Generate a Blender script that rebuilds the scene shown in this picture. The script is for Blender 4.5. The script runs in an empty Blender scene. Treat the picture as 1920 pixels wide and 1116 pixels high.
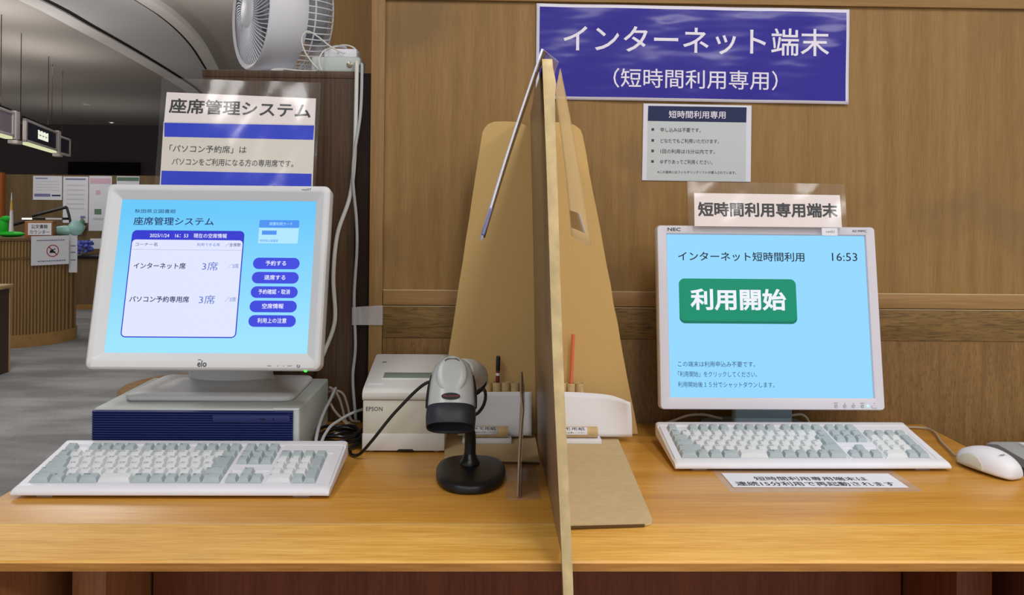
import bpy, bmesh, math, random
from mathutils import Vector, Matrix
random.seed(7)
S = bpy.context.scene
COL = S.collection

# ------------------------------------------------------------------ camera, world, lights, exposure
def lin(c):
    c = c / 255.0
    return c / 12.92 if c <= 0.04045 else ((c + 0.055) / 1.055) ** 2.4
def rgb(r, g, b): return (lin(r), lin(g), lin(b), 1.0)

FPX = 1560.0
cam = bpy.data.objects.new('camera', bpy.data.cameras.new('camera'))
COL.objects.link(cam)
cam.data.sensor_width = 36.0
cam.data.lens = FPX / 1920 * 36.0
cam.data.shift_y = -172.0 / 1920
cam.data.clip_start = 0.02
_a, _r = math.radians(1.3), 0.010
_f = Vector((math.sin(_a), math.cos(_a), 0)); _r0 = Vector((math.cos(_a), -math.sin(_a), 0)); _u0 = Vector((0, 0, 1))
_R = _r0 * math.cos(_r) + _u0 * math.sin(_r); _U = _u0 * math.cos(_r) - _r0 * math.sin(_r)
M = Matrix((( _R.x, _U.x, -_f.x, 0), (_R.y, _U.y, -_f.y, 0), (_R.z, _U.z, -_f.z, 1.29), (0, 0, 0, 1)))
cam.matrix_world = M
S.camera = cam

S.view_settings.view_transform = 'Standard'
S.view_settings.look = 'None'
S.view_settings.gamma = 1.0
S.view_settings.use_curve_mapping = False
S.view_settings.exposure = 0.0

world = bpy.data.worlds.new('world'); S.world = world
world.use_nodes = True
world.node_tree.nodes['Background'].inputs[0].default_value = (1.0, 0.98, 0.97, 1)
world.node_tree.nodes['Background'].inputs[1].default_value = 0.58

def area(name, loc, sx, sy, power, color=(1, 0.96, 0.9), rot=(0, 0, 0)):
    l = bpy.data.lights.new(name, 'AREA'); l.shape = 'RECTANGLE'; l.size = sx; l.size_y = sy
    l.energy = power; l.color = color
    o = bpy.data.objects.new(name, l); o.location = loc; o.rotation_euler = rot
    COL.objects.link(o); return o
# recessed fluorescent panels in the ceiling over and behind the desk
NEU = (1.0, 0.975, 0.96)
area('ceiling_lamp', (-1.0, 0.1, 2.73), 0.25, 1.3, 14, NEU)
area('ceiling_lamp', (0.5, 0.1, 2.73), 0.25, 1.3, 20, NEU)
area('ceiling_lamp', (1.7, 0.1, 2.73), 0.25, 1.3, 20, NEU)
area('ceiling_lamp', (-0.3, -1.7, 2.73), 1.6, 0.3, 24, NEU)
area('ceiling_lamp', (1.5, -1.7, 2.73), 1.6, 0.3, 28, NEU)
# dim lamps over the reading room on the left, plus upward lights added to brighten its ceiling, some above the hanging sign boxes
area('ceiling_lamp', (-2.9, 4.8, 2.66), 0.6, 1.6, 36, NEU)
area('ceiling_lamp', (-5.4, 6.2, 2.73), 1.2, 1.2, 26, NEU)
area('ceiling_lamp', (-5.0, 9.0, 2.73), 0.8, 0.8, 22, NEU)
area('ceiling_lamp', (-1.1, 2.9, 2.73), 0.5, 0.5, 6, NEU)
UPW = (math.pi, 0, 0)
area('uplight_fill', (-3.85, 6.2, 2.06), 0.3, 1.0, 7, NEU, UPW)
area('uplight_fill', (-4.4, 7.9, 2.06), 0.3, 1.2, 5, NEU, UPW)
area('uplight_fill', (-1.9, 5.4, 1.9), 0.5, 0.5, 7, NEU, UPW)  # this and those below are added fill, with no sign box under them
area('uplight_fill', (-6.6, 9.3, 1.8), 1.5, 1.0, 9, NEU, UPW)
area('uplight_fill', (-6.2, 12.5, 1.3), 2.0, 1.5, 6, NEU, UPW)

# ------------------------------------------------------------------ materials
def newmat(name):
    m = bpy.data.materials.new(name); m.use_nodes = True
    nt = m.node_tree; b = nt.nodes['Principled BSDF']
    return m, nt, b
def plain(name, c, rough=0.5, spec=0.5, metal=0.0, bump=0.0, bscale=200, mottle=0.0):
    m, nt, b = newmat(name)
    b.inputs['Base Color'].default_value = rgb(*c)
    b.inputs['Roughness'].default_value = rough
    b.inputs['Specular IOR Level'].default_value = spec
    b.inputs['Metallic'].default_value = metal
    if bump or mottle:
        tc = nt.nodes.new('ShaderNodeTexCoord'); n = nt.nodes.new('ShaderNodeTexNoise')
        n.inputs['Scale'].default_value = bscale; n.inputs['Detail'].default_value = 4
        nt.links.new(tc.outputs['Object'], n.inputs['Vector'])
        if bump:
            bp = nt.nodes.new('ShaderNodeBump'); bp.inputs['Strength'].default_value = bump; bp.inputs['Distance'].default_value = 0.002
            nt.links.new(n.outputs['Fac'], bp.inputs['Height']); nt.links.new(bp.outputs['Normal'], b.inputs['Normal'])
        if mottle:
            r = nt.nodes.new('ShaderNodeValToRGB')
            r.color_ramp.elements[0].position = 0.3; r.color_ramp.elements[1].position = 0.7
            r.color_ramp.elements[0].color = rgb(*[max(0, x * (1 - mottle)) for x in c])
            r.color_ramp.elements[1].color = rgb(*[min(255, x * (1 + mottle)) for x in c])
            nt.links.new(n.outputs['Fac'], r.inputs['Fac']); nt.links.new(r.outputs['Color'], b.inputs['Base Color'])
    return m
def wood(name, dark, light, axis='Z', fine=260, stretch=22, rough=0.4, spec=0.4, stain=0.0, stain_c=(90, 70, 50), pore=0.0, stain_scale=3.0, bump=0.08):
    """wood grain running along axis: noise stretched along it, plus broad stains and short dark pores"""
    m, nt, b = newmat(name)
    tc = nt.nodes.new('ShaderNodeTexCoord'); mp = nt.nodes.new('ShaderNodeMapping')
    sc = [1.0, 1.0, 1.0]; sc['XYZ'.index(axis)] = 1.0 / stretch
    mp.inputs['Scale'].default_value = sc
    nt.links.new(tc.outputs['Object'], mp.inputs['Vector'])
    n1 = nt.nodes.new('ShaderNodeTexNoise'); n1.inputs['Scale'].default_value = fine; n1.inputs['Detail'].default_value = 5; n1.inputs['Roughness'].default_value = 0.6
    n2 = nt.nodes.new('ShaderNodeTexNoise'); n2.inputs['Scale'].default_value = fine / 7; n2.inputs['Detail'].default_value = 3
    nt.links.new(mp.outputs[0], n1.inputs['Vector']); nt.links.new(mp.outputs[0], n2.inputs['Vector'])
    mx = nt.nodes.new('ShaderNodeMath'); mx.operation = 'MULTIPLY_ADD'; mx.inputs[1].default_value = 0.55
    ml = nt.nodes.new('ShaderNodeMath'); ml.operation = 'MULTIPLY'; ml.inputs[1].default_value = 0.45
    nt.links.new(n2.outputs['Fac'], ml.inputs[0]); nt.links.new(n1.outputs['Fac'], mx.inputs[0]); nt.links.new(ml.outputs[0], mx.inputs[2])
    r = nt.nodes.new('ShaderNodeValToRGB')
    r.color_ramp.elements[0].position = 0.36; r.color_ramp.elements[1].position = 0.64
    r.color_ramp.elements[0].color = rgb(*dark); r.color_ramp.elements[1].color = rgb(*light)
    nt.links.new(mx.outputs[0], r.inputs['Fac'])
    out = r.outputs['Color']
    def mixin(fac_socket, color):
        nonlocal out
        x = nt.nodes.new('ShaderNodeMix'); x.data_type = 'RGBA'
        nt.links.new(fac_socket, x.inputs['Factor']); nt.links.new(out, x.inputs['A']); x.inputs['B'].default_value = rgb(*color)
        out = x.outputs['Result']
    if stain:
        n3 = nt.nodes.new('ShaderNodeTexNoise'); n3.inputs['Scale'].default_value = stain_scale; n3.inputs['Detail'].default_value = 5
        nt.links.new(tc.outputs['Object'], n3.inputs['Vector'])
        mr = nt.nodes.new('ShaderNodeMapRange'); mr.inputs[1].default_value = 0.58; mr.inputs[2].default_value = 0.72; mr.inputs[4].default_value = stain
        nt.links.new(n3.outputs['Fac'], mr.inputs[0]); mixin(mr.outputs[0], stain_c)
    if pore:
        n4 = nt.nodes.new('ShaderNodeTexNoise'); n4.inputs['Scale'].default_value = fine * 1.3; n4.inputs['Detail'].default_value = 2
        mp4 = nt.nodes.new('ShaderNodeMapping'); s4 = [1, 1, 1]; s4['XYZ'.index(axis)] = 1 / 9.0; mp4.inputs['Scale'].default_value = s4
        nt.links.new(tc.outputs['Object'], mp4.inputs['Vector']); nt.links.new(mp4.outputs[0], n4.inputs['Vector'])
        mr = nt.nodes.new('ShaderNodeMapRange'); mr.inputs[1].default_value = 0.54; mr.inputs[2].default_value = 0.66; mr.inputs[4].default_value = pore
        nt.links.new(n4.outputs['Fac'], mr.inputs[0]); mixin(mr.outputs[0], tuple(x * 0.45 for x in dark))
    nt.links.new(out, b.inputs['Base Color'])
    bp = nt.nodes.new('ShaderNodeBump'); bp.inputs['Strength'].default_value = bump; bp.inputs['Distance'].default_value = 0.001
    nt.links.new(mx.outputs[0], bp.inputs['Height']); nt.links.new(bp.outputs['Normal'], b.inputs['Normal'])
    b.inputs['Roughness'].default_value = rough; b.inputs['Specular IOR Level'].default_value = spec
    return m
def glow(name, c, strength=1.0, c2=None, zr=(0, 1)):
    """a lit screen colour; with c2 the picture on the screen runs from c (bottom) to c2 (top)"""
    m, nt, b = newmat(name)
    b.inputs['Base Color'].default_value = (0.01, 0.01, 0.012, 1); b.inputs['Roughness'].default_value = 0.35
    b.inputs['Specular IOR Level'].default_value = 0.12
    b.inputs['Emission Color'].default_value = rgb(*c); b.inputs['Emission Strength'].default_value = strength
    if c2:
        tc = nt.nodes.new('ShaderNodeTexCoord'); sp = nt.nodes.new('ShaderNodeSeparateXYZ'); mr = nt.nodes.new('ShaderNodeMapRange')
        nt.links.new(tc.outputs['Object'], sp.inputs[0]); nt.links.new(sp.outputs['Z'], mr.inputs[0])
        mr.inputs[1].default_value = zr[0]; mr.inputs[2].default_value = zr[1]
        x = nt.nodes.new('ShaderNodeMix'); x.data_type = 'RGBA'; x.inputs['A'].default_value = rgb(*c); x.inputs['B'].default_value = rgb(*c2)
        nt.links.new(mr.outputs[0], x.inputs['Factor']); nt.links.new(x.outputs['Result'], b.inputs['Emission Color'])
    return m
def film(name, haze=0.10, gloss=0.10, tint=(235, 235, 240), bump=0.25, scale=28, rough=0.06):
    """clear laminating film: mostly see-through, a little milky, with a crinkled gloss"""
    m = bpy.data.materials.new(name); m.use_nodes = True; nt = m.node_tree; nt.nodes.clear()
    o = nt.nodes.new('ShaderNodeOutputMaterial'); t = nt.nodes.new('ShaderNodeBsdfTransparent'); d = nt.nodes.new('ShaderNodeBsdfDiffuse'); g = nt.nodes.new('ShaderNodeBsdfGlossy')
    d.inputs[0].default_value = rgb(*tint); g.inputs['Roughness'].default_value = rough
    if name == 'aged_clear_film': d = nt.nodes.new('ShaderNodeBsdfTranslucent'); d.inputs[0].default_value = rgb(*tint)
    m1 = nt.nodes.new('ShaderNodeMixShader'); m1.inputs[0].default_value = haze
    m2 = nt.nodes.new('ShaderNodeMixShader'); m2.inputs[0].default_value = gloss
    nt.links.new(t.outputs[0], m1.inputs[1]); nt.links.new(d.outputs[0], m1.inputs[2])
    nt.links.new(m1.outputs[0], m2.inputs[1]); nt.links.new(g.outputs[0], m2.inputs[2]); nt.links.new(m2.outputs[0], o.inputs[0])
    tc = nt.nodes.new('ShaderNodeTexCoord'); n = nt.nodes.new('ShaderNodeTexNoise'); n.inputs['Scale'].default_value = scale; n.inputs['Detail'].default_value = 3
    bp = nt.nodes.new('ShaderNodeBump'); bp.inputs['Strength'].default_value = bump; bp.inputs['Distance'].default_value = 0.01
    nt.links.new(tc.outputs['Object'], n.inputs['Vector']); nt.links.new(n.outputs['Fac'], bp.inputs['Height']); nt.links.new(bp.outputs['Normal'], g.inputs['Normal'])
    return m
def vinyl(name, c, bump=0.4, scale=9, rough=0.18):
    """glossy crinkled print under laminating film"""
    m, nt, b = newmat(name)
    b.inputs['Base Color'].default_value = rgb(*c); b.inputs['Roughness'].default_value = rough; b.inputs['Specular IOR Level'].default_value = 0.55
    tc = nt.nodes.new('ShaderNodeTexCoord'); mp = nt.nodes.new('ShaderNodeMapping'); mp.inputs['Scale'].default_value = (0.5, 1, 1.6)
    n = nt.nodes.new('ShaderNodeTexNoise'); n.inputs['Scale'].default_value = scale; n.inputs['Detail'].default_value = 3
    bp = nt.nodes.new('ShaderNodeBump'); bp.inputs['Strength'].default_value = bump; bp.inputs['Distance'].default_value = 0.02
    nt.links.new(tc.outputs['Object'], mp.inputs[0]); nt.links.new(mp.outputs[0], n.inputs['Vector'])
    nt.links.new(n.outputs['Fac'], bp.inputs['Height']); nt.links.new(bp.outputs['Normal'], b.inputs['Normal'])
    return m
def ribbed(name, c, freq, axis_angle=0.0):
    """vertical fine ribs across x/y"""
    m, nt, b = newmat(name)
    tc = nt.nodes.new('ShaderNodeTexCoord'); mp = nt.nodes.new('ShaderNodeMapping'); mp.inputs['Rotation'].default_value = (0, 0, axis_angle)
    w = nt.nodes.new('ShaderNodeTexWave'); w.inputs['Scale'].default_value = freq; w.inputs['Distortion'].default_value = 0.3
    nt.links.new(tc.outputs['Object'], mp.inputs[0]); nt.links.new(mp.outputs[0], w.inputs['Vector'])
    r = nt.nodes.new('ShaderNodeValToRGB'); r.color_ramp.elements[0].color = rgb(*[x * 0.55 for x in c]); r.color_ramp.elements[1].color = rgb(*c)
    nt.links.new(w.outputs['Fac'], r.inputs[0]); nt.links.new(r.outputs[0], b.inputs['Base Color'])
    bp = nt.nodes.new('ShaderNodeBump'); bp.inputs['Strength'].default_value = 0.6; bp.inputs['Distance'].default_value = 0.01
    nt.links.new(w.outputs['Fac'], bp.inputs['Height']); nt.links.new(bp.outputs['Normal'], b.inputs['Normal'])
    b.inputs['Roughness'].default_value = 0.6
    return m

MT = {}
MT['desk'] = wood('desk_wood', (188, 130, 46), (214, 159, 72), 'X', 240, 26, 0.33, 0.42, stain=0.25, stain_c=(196, 138, 62), stain_scale=4, bump=0.04)
MT['nosing'] = wood('nosing_wood', (202, 146, 56), (232, 184, 96), 'X', 300, 20, 0.42, 0.4, stain=0.4, stain_c=(190, 150, 90), stain_scale=7)
MT['desk_edge'] = wood('desk_edge_wood', (150, 98, 40), (190, 135, 65), 'X', 260, 20, 0.5)
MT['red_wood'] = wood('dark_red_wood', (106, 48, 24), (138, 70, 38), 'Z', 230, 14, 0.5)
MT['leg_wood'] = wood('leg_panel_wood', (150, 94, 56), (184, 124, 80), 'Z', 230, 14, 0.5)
MT['panel'] = wood('wall_panel_wood', (134, 102, 56), (156, 122, 72), 'Z', 380, 24, 0.55, 0.3, stain=0.55, stain_c=(118, 94, 66), stain_scale=4.5)
MT['rail'] = wood('wall_rail_wood', (142, 107, 62), (168, 132, 84), 'X', 300, 30, 0.45, 0.35, stain=0.5, stain_c=(140, 112, 78), stain_scale=5)
MT['stile'] = wood('wall_stile_wood', (138, 104, 62), (162, 127, 80), 'Z', 300, 30, 0.45, 0.35, stain=0.4, stain_c=(136, 104, 66), stain_scale=5)
MT['edge_highlight'] = plain('pale_edge_highlight', (206, 182, 140), 0.4, 0.4)  # pale colour for the painted bevel highlight on the wall rails
MT['band'] = wood('wall_band_wood', (108, 82, 44), (140, 109, 62), 'X', 260, 10, 0.5, 0.3, pore=0.5)
MT['lower'] = wood('wall_lower_wood', (112, 82, 42), (140, 105, 58), 'Z', 640, 14, 0.5, 0.3, pore=0.40)
MT['yellow_wood'] = wood('yellow_wall_wood', (176, 130, 66), (196, 150, 84), 'Z', 200, 30, 0.5)
MT['dark_wood'] = wood('dark_cabinet_wood', (54, 36, 24), (94, 70, 48), 'Z', 220, 40, 0.45, 0.35)
MT['black_wood'] = wood('black_filler_wood', (30, 18, 12), (48, 30, 20), 'Z', 220, 40, 0.6, 0.2)
MT['cardboard'] = plain('cardboard', (206, 173, 115), 0.85, 0.15, bump=0.06, bscale=400, mottle=0.025)
MT['cardboard_light'] = plain('cardboard_pale', (200, 178, 136), 0.7, 0.25, bump=0.08, bscale=90, mottle=0.025)
MT['tape'] = plain('paper_tape', (208, 184, 136), 0.45, 0.4, bump=0.5, bscale=45, mottle=0.06)
MT['divider_left'] = plain('divider_left_brown', (146, 120, 90), 0.38, 0.45, bump=0.15, bscale=30, mottle=0.04)  # darker brown for the left faces of the divider
MT['edge_brown'] = plain('cardboard_edge', (96, 74, 46), 0.9, 0.1)
MT['tube'] = plain('cardboard_tube', (204, 178, 132), 0.75, 0.2, mottle=0.06, bscale=80)
MT['paper'] = plain('white_paper', (232, 233, 240), 0.7, 0.2)
MT['paper_grey'] = plain('grey_paper', (196, 204, 206), 0.6, 0.3)
MT['paper_border'] = plain('paper_border', (220, 220, 232), 0.5, 0.3)
MT['paper_pink'] = plain('warm_white_paper', (238, 228, 226), 0.55, 0.3)
MT['paper_cream'] = plain('cream_paper', (222, 216, 204), 0.5, 0.3)
MT['ink'] = plain('black_ink', (32, 34, 38), 0.5, 0.3)
MT['ink_soft'] = plain('grey_ink', (64, 70, 74), 0.5, 0.3)
MT['navy_ink'] = plain('navy_ink', (34, 42, 84), 0.5, 0.3)
MT['blue_ink'] = plain('blue_print', (28, 58, 206), 0.5, 0.12)
MT['banner_blue'] = vinyl('banner_blue', (42, 32, 150), 0.32, 5.5, 0.17)
MT['banner_white'] = plain('banner_white', (232, 228, 242), 0.35, 0.4)
MT['white'] = plain('white_plastic', (228, 229, 236), 0.42, 0.4)
MT['cream'] = plain('cream_plastic', (220, 221, 218), 0.5, 0.35, bump=0.05, bscale=900)
MT['cream2'] = plain('printer_plastic', (204, 202, 188), 0.55, 0.3, bump=0.05, bscale=900)
MT['monitor'] = plain('monitor_plastic', (214, 216, 218), 0.45, 0.4, bump=0.03, bscale=900)
MT['monitor2'] = plain('monitor_plastic_lilac', (212, 210, 220), 0.42, 0.4)
MT['stand_blue'] = plain('stand_bluegrey', (150, 168, 178), 0.45, 0.4)
MT['pc_grey'] = plain('pc_greygreen', (192, 200, 196), 0.5, 0.35, bump=0.04, bscale=900)
MT['navy'] = plain('navy_plastic', (30, 42, 100), 0.38, 0.45)
MT['navy_dark'] = plain('navy_dark', (12, 16, 42), 0.5, 0.3)
MT['key_light'] = plain('pale_key', (216, 220, 222), 0.55, 0.3)
MT['key_dark'] = plain('grey_key', (172, 184, 188), 0.55, 0.3)
MT['legend'] = plain('key_legend', (70, 76, 82), 0.6, 0.2)
MT['black'] = plain('black_plastic', (20, 20, 23), 0.38, 0.45, bump=0.06, bscale=700)
MT['nose_grey'] = plain('charcoal_plastic', (42, 44, 52), 0.45, 0.4)
MT['black_gloss'] = plain('black_rubber', (16, 16, 18), 0.3, 0.5)
MT['silver'] = plain('silver_plastic', (190, 194, 192), 0.28, 0.5)
MT['grey_dark'] = plain('dark_grey_plastic', (98, 98, 102), 0.5, 0.35)
MT['grey_mid'] = plain('mid_grey_plastic', (178, 186, 192), 0.5, 0.35)
MT['lcd'] = plain('printer_window', (124, 142, 132), 0.25, 0.5)
MT['adapter'] = plain('adapter_plastic', (190, 198, 194), 0.5, 0.35)
MT['cable_white'] = plain('white_cable', (216, 216, 208), 0.45, 0.4)
MT['cable_grey'] = plain('grey_cable', (176, 180, 182), 0.45, 0.4)
MT['cable_beige'] = plain('beige_cable', (168, 152, 134), 0.5, 0.4)
MT['red'] = plain('red_plastic', (226, 112, 82), 0.35, 0.5)
MT['maroon'] = plain('maroon_plastic', (112, 34, 40), 0.35, 0.5)
MT['red_ink'] = plain('red_print', (176, 52, 64), 0.5, 0.3)
MT['screw'] = plain('screw_metal', (150, 145, 120), 0.3, 0.5, metal=0.9)
MT['film'] = film('clear_film', 0.035, 0.045, bump=0.06, scale=14, rough=0.12)
MT['film_hazy'] = film('hazy_film', 0.22, 0.10, (225, 222, 226))
MT['film_flap'] = film('aged_clear_film', 0.62, 0.05, (238, 214, 168), 0.3, 20)
MT['tape_clear'] = film('frosted_tape', 0.5, 0.08, (226, 224, 226), 0.3, 40, 0.2)
MT['acrylic'] = film('clear_acrylic', 0.12, 0.10, (226, 206, 186), 0.03, 10, 0.03)
# background
MT['carpet'] = None
MT['ceiling'] = plain('ceiling_paint', (186, 178, 170), 0.85, 0.1, bump=0.2, bscale=60, mottle=0.03)
MT['soffit'] = plain('soffit_paint', (214, 210, 208), 0.7, 0.2)
MT['soffit_rim'] = plain('soffit_rim_paint', (236, 230, 226), 0.6, 0.2)
MT['groove'] = plain('soffit_groove', (40, 36, 34), 0.8, 0.1)
MT['far_wall'] = plain('far_wall_paint', (92, 82, 82), 0.85, 0.1)
MT['far_dark'] = plain('far_opening', (22, 18, 18), 0.9, 0.1)
MT['brown_wall'] = wood('poster_wall_wood', (106, 88, 62), (128, 106, 76), 'Z', 60, 20, 0.6, 0.2)
MT['orange_door'] = wood('orange_door_wood', (150, 80, 34), (176, 98, 46), 'Z', 60, 20, 0.5, 0.2)
MT['counter'] = ribbed('counter_ribbed_wood', (168, 128, 70), 13.0, math.radians(-18))
MT['counter_top'] = wood('counter_top_wood', (96, 68, 36), (120, 88, 50), 'X', 60, 20, 0.45)
MT['counter_base'] = wood('counter_base_wood', (150, 112, 60), (172, 132, 76), 'X', 60, 20, 0.5)
MT['table_dark'] = wood('table_dark_wood', (52, 34, 24), (70, 46, 32), 'Z', 60, 20, 0.5)
MT['table_top'] = wood('table_pale_wood', (168, 138, 96), (188, 158, 114), 'X', 60, 20, 0.5)
MT['stool'] = wood('stool_wood', (130, 94, 48), (156, 116, 62), 'X', 90, 20, 0.45)
MT['green'] = plain('green_felt', (40, 190, 50), 0.6, 0.2)
MT['gold'] = plain('gold_paint', (214, 178, 84), 0.5, 0.4)
MT['box_wood'] = wood('box_wood', (146, 92, 48), (176, 118, 66), 'X', 80, 20, 0.5)
MT['bag'] = film('plastic_bag', 0.8, 0.03, (176, 226, 220), 0.3, 12, 0.2)
MT['flower_blue'] = plain('blue_petals', (92, 104, 190), 0.6, 0.2, mottle=0.3, bscale=30)
MT['sign_frame'] = plain('sign_frame', (226, 216, 216), 0.5, 0.3)
MT['sign_panel'] = plain('sign_panel', (58, 58, 78), 0.4, 0.4)
MT['sign_lilac'] = plain('sign_panel_lilac', (160, 148, 162), 0.4, 0.4)
MT['glow_sign'] = glow('lit_sign_face', (236, 240, 220), 1.0)
MT['glow_strip'] = glow('lit_strip', (222, 228, 178), 0.9)
MT['glow_lamp'] = glow('lit_lamp', (255, 240, 224), 1.3)
MT['pink_ink'] = plain('pink_print', (222, 186, 200), 0.6, 0.2)
MT['paper_faint'] = plain('faint_print', (214, 214, 224), 0.6, 0.2)
MT['green_ink'] = plain('green_print', (104, 136, 112), 0.6, 0.2)
MT['blue_pale_ink'] = plain('pale_blue_print', (128, 128, 172), 0.6, 0.2)
# screens
MT['scr_l'] = glow('left_screen_background', (158, 228, 255), 1.0, (104, 200, 250), (0.02, 0.24))
MT['scr_r'] = glow('right_screen_background', (148, 216, 255), 1.0)
MT['scr_panel'] = glow('screen_panel_white', (224, 230, 255), 1.0)
MT['scr_blue'] = glow('screen_button_blue', (62, 72, 222), 1.0)
MT['scr_hdr'] = glow('screen_header_blue', (50, 56, 206), 1.0)
MT['scr_white'] = glow('screen_white', (240, 242, 255), 1.0)
MT['scr_txt'] = glow('screen_text_navy', (24, 34, 92), 1.0)
MT['scr_txt2'] = glow('screen_text_blue', (92, 120, 206), 1.0)
MT['scr_line'] = glow('screen_line', (170, 182, 220), 1.0)
MT['scr_card'] = glow('screen_card_blue', (76, 146, 240), 1.0)
MT['scr_card2'] = glow('screen_card_pale', (176, 230, 255), 1.0)
MT['scr_blk'] = glow('screen_text_black', (22, 30, 48), 1.0)
MT['scr_grn'] = glow('screen_green', (14, 142, 108), 1.0)
MT['scr_grn2'] = glow('screen_green_dark', (10, 116, 92), 1.0)
MT['led_green'] = glow('green_led', (60, 255, 60), 2.5)
MT['led_blue'] = glow('blue_led', (150, 210, 255), 1.6)

def carpet():
    m, nt, b = newmat('carpet')
    tc = nt.nodes.new('ShaderNodeTexCoord')
    n1 = nt.nodes.new('ShaderNodeTexNoise'); n1.inputs['Scale'].default_value = 90; n1.inputs['Detail'].default_value = 3
    n2 = nt.nodes.new('ShaderNodeTexNoise'); n2.inputs['Scale'].default_value = 1.3; n2.inputs['Detail'].default_value = 2
    mp = nt.nodes.new('ShaderNodeMapping'); mp.inputs['Rotation'].default_value = (0, 0, 0.6); mp.inputs['Scale'].default_value = (1, 2.4, 1)
    nt.links.new(tc.outputs['Object'], n1.inputs['Vector']); nt.links.new(tc.outputs['Object'], mp.inputs[0]); nt.links.new(mp.outputs[0], n2.inputs['Vector'])
    r = nt.nodes.new('ShaderNodeValToRGB'); r.color_ramp.elements[0].position = 0.4; r.color_ramp.elements[1].position = 0.6
    r.color_ramp.elements[0].color = rgb(150, 146, 150); r.color_ramp.elements[1].color = rgb(180, 177, 182)
    nt.links.new(n2.outputs['Fac'], r.inputs[0])
    x = nt.nodes.new('ShaderNodeMix'); x.data_type = 'RGBA'; x.blend_type = 'MULTIPLY'; x.inputs['Factor'].default_value = 0.5
    nt.links.new(r.outputs[0], x.inputs['A']); nt.links.new(n1.outputs['Color'], x.inputs['B'])
    bw = nt.nodes.new('ShaderNodeRGBToBW'); nt.links.new(x.outputs['Result'], bw.inputs[0])
    nt.links.new(bw.outputs[0], b.inputs['Base Color']); b.inputs['Roughness'].default_value = 0.95; b.inputs['Specular IOR Level'].default_value = 0.05
    return m
MT['carpet'] = carpet()

# ------------------------------------------------------------------ mesh helpers
_txt_cache = {}
def text_geo(body, bold):
    k = (body, bold)
    if k in _txt_cache: return _txt_cache[k]
    c = bpy.data.curves.new('lettering', 'FONT'); c.body = body; c.resolution_u = 2
    if bold: c.bevel_depth = bold; c.bevel_resolution = 0
    o = bpy.data.objects.new('lettering', c); COL.objects.link(o)
    bpy.context.view_layer.update()
    me = bpy.data.meshes.new_from_object(o.evaluated_get(bpy.context.evaluated_depsgraph_get()))
    v = [tuple(p.co) for p in me.vertices]
    f = [tuple(p.vertices) for p in me.polygons if all(me.vertices[i].co.z > -1e-6 for i in p.vertices)]
    bpy.data.objects.remove(o); bpy.data.curves.remove(c); bpy.data.meshes.remove(me)
    used = sorted({i for q in f for i in q}); ix = {a: b for b, a in enumerate(used)}
    v = [v[i] for i in used]; f = [tuple(ix[i] for i in q) for q in f]
    _txt_cache[k] = (v, f); return v, f

def rrect(x0, x1, z0, z1, r, n=5):
    p = []
    for cx, cz, a0 in ((x1 - r, z1 - r, 0), (x0 + r, z1 - r, 90), (x0 + r, z0 + r, 180), (x1 - r, z0 + r, 270)):
        for i in range(n + 1):
            a = math.radians(a0 + 90 * i / n); p.append((cx + r * math.cos(a), cz + r * math.sin(a)))
    return p
def spline(pts, n=8):
    pts = [Vector(p) for p in pts]
    if len(pts) < 3: return pts
    q = [pts[0] * 2 - pts[1]] + pts + [pts[-1] * 2 - pts[-2]]; out = []
    for i in range(1, len(q) - 2):
        for k in range(n):
            t = k / n; a, b, c, d = q[i - 1], q[i], q[i + 1], q[i + 2]
            out.append(0.5 * ((2 * b) + (c - a) * t + (2 * a - 5 * b + 4 * c - d) * t * t + (3 * b - a - 3 * c + d) * t ** 3))
    out.append(pts[-1]); return out

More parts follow.
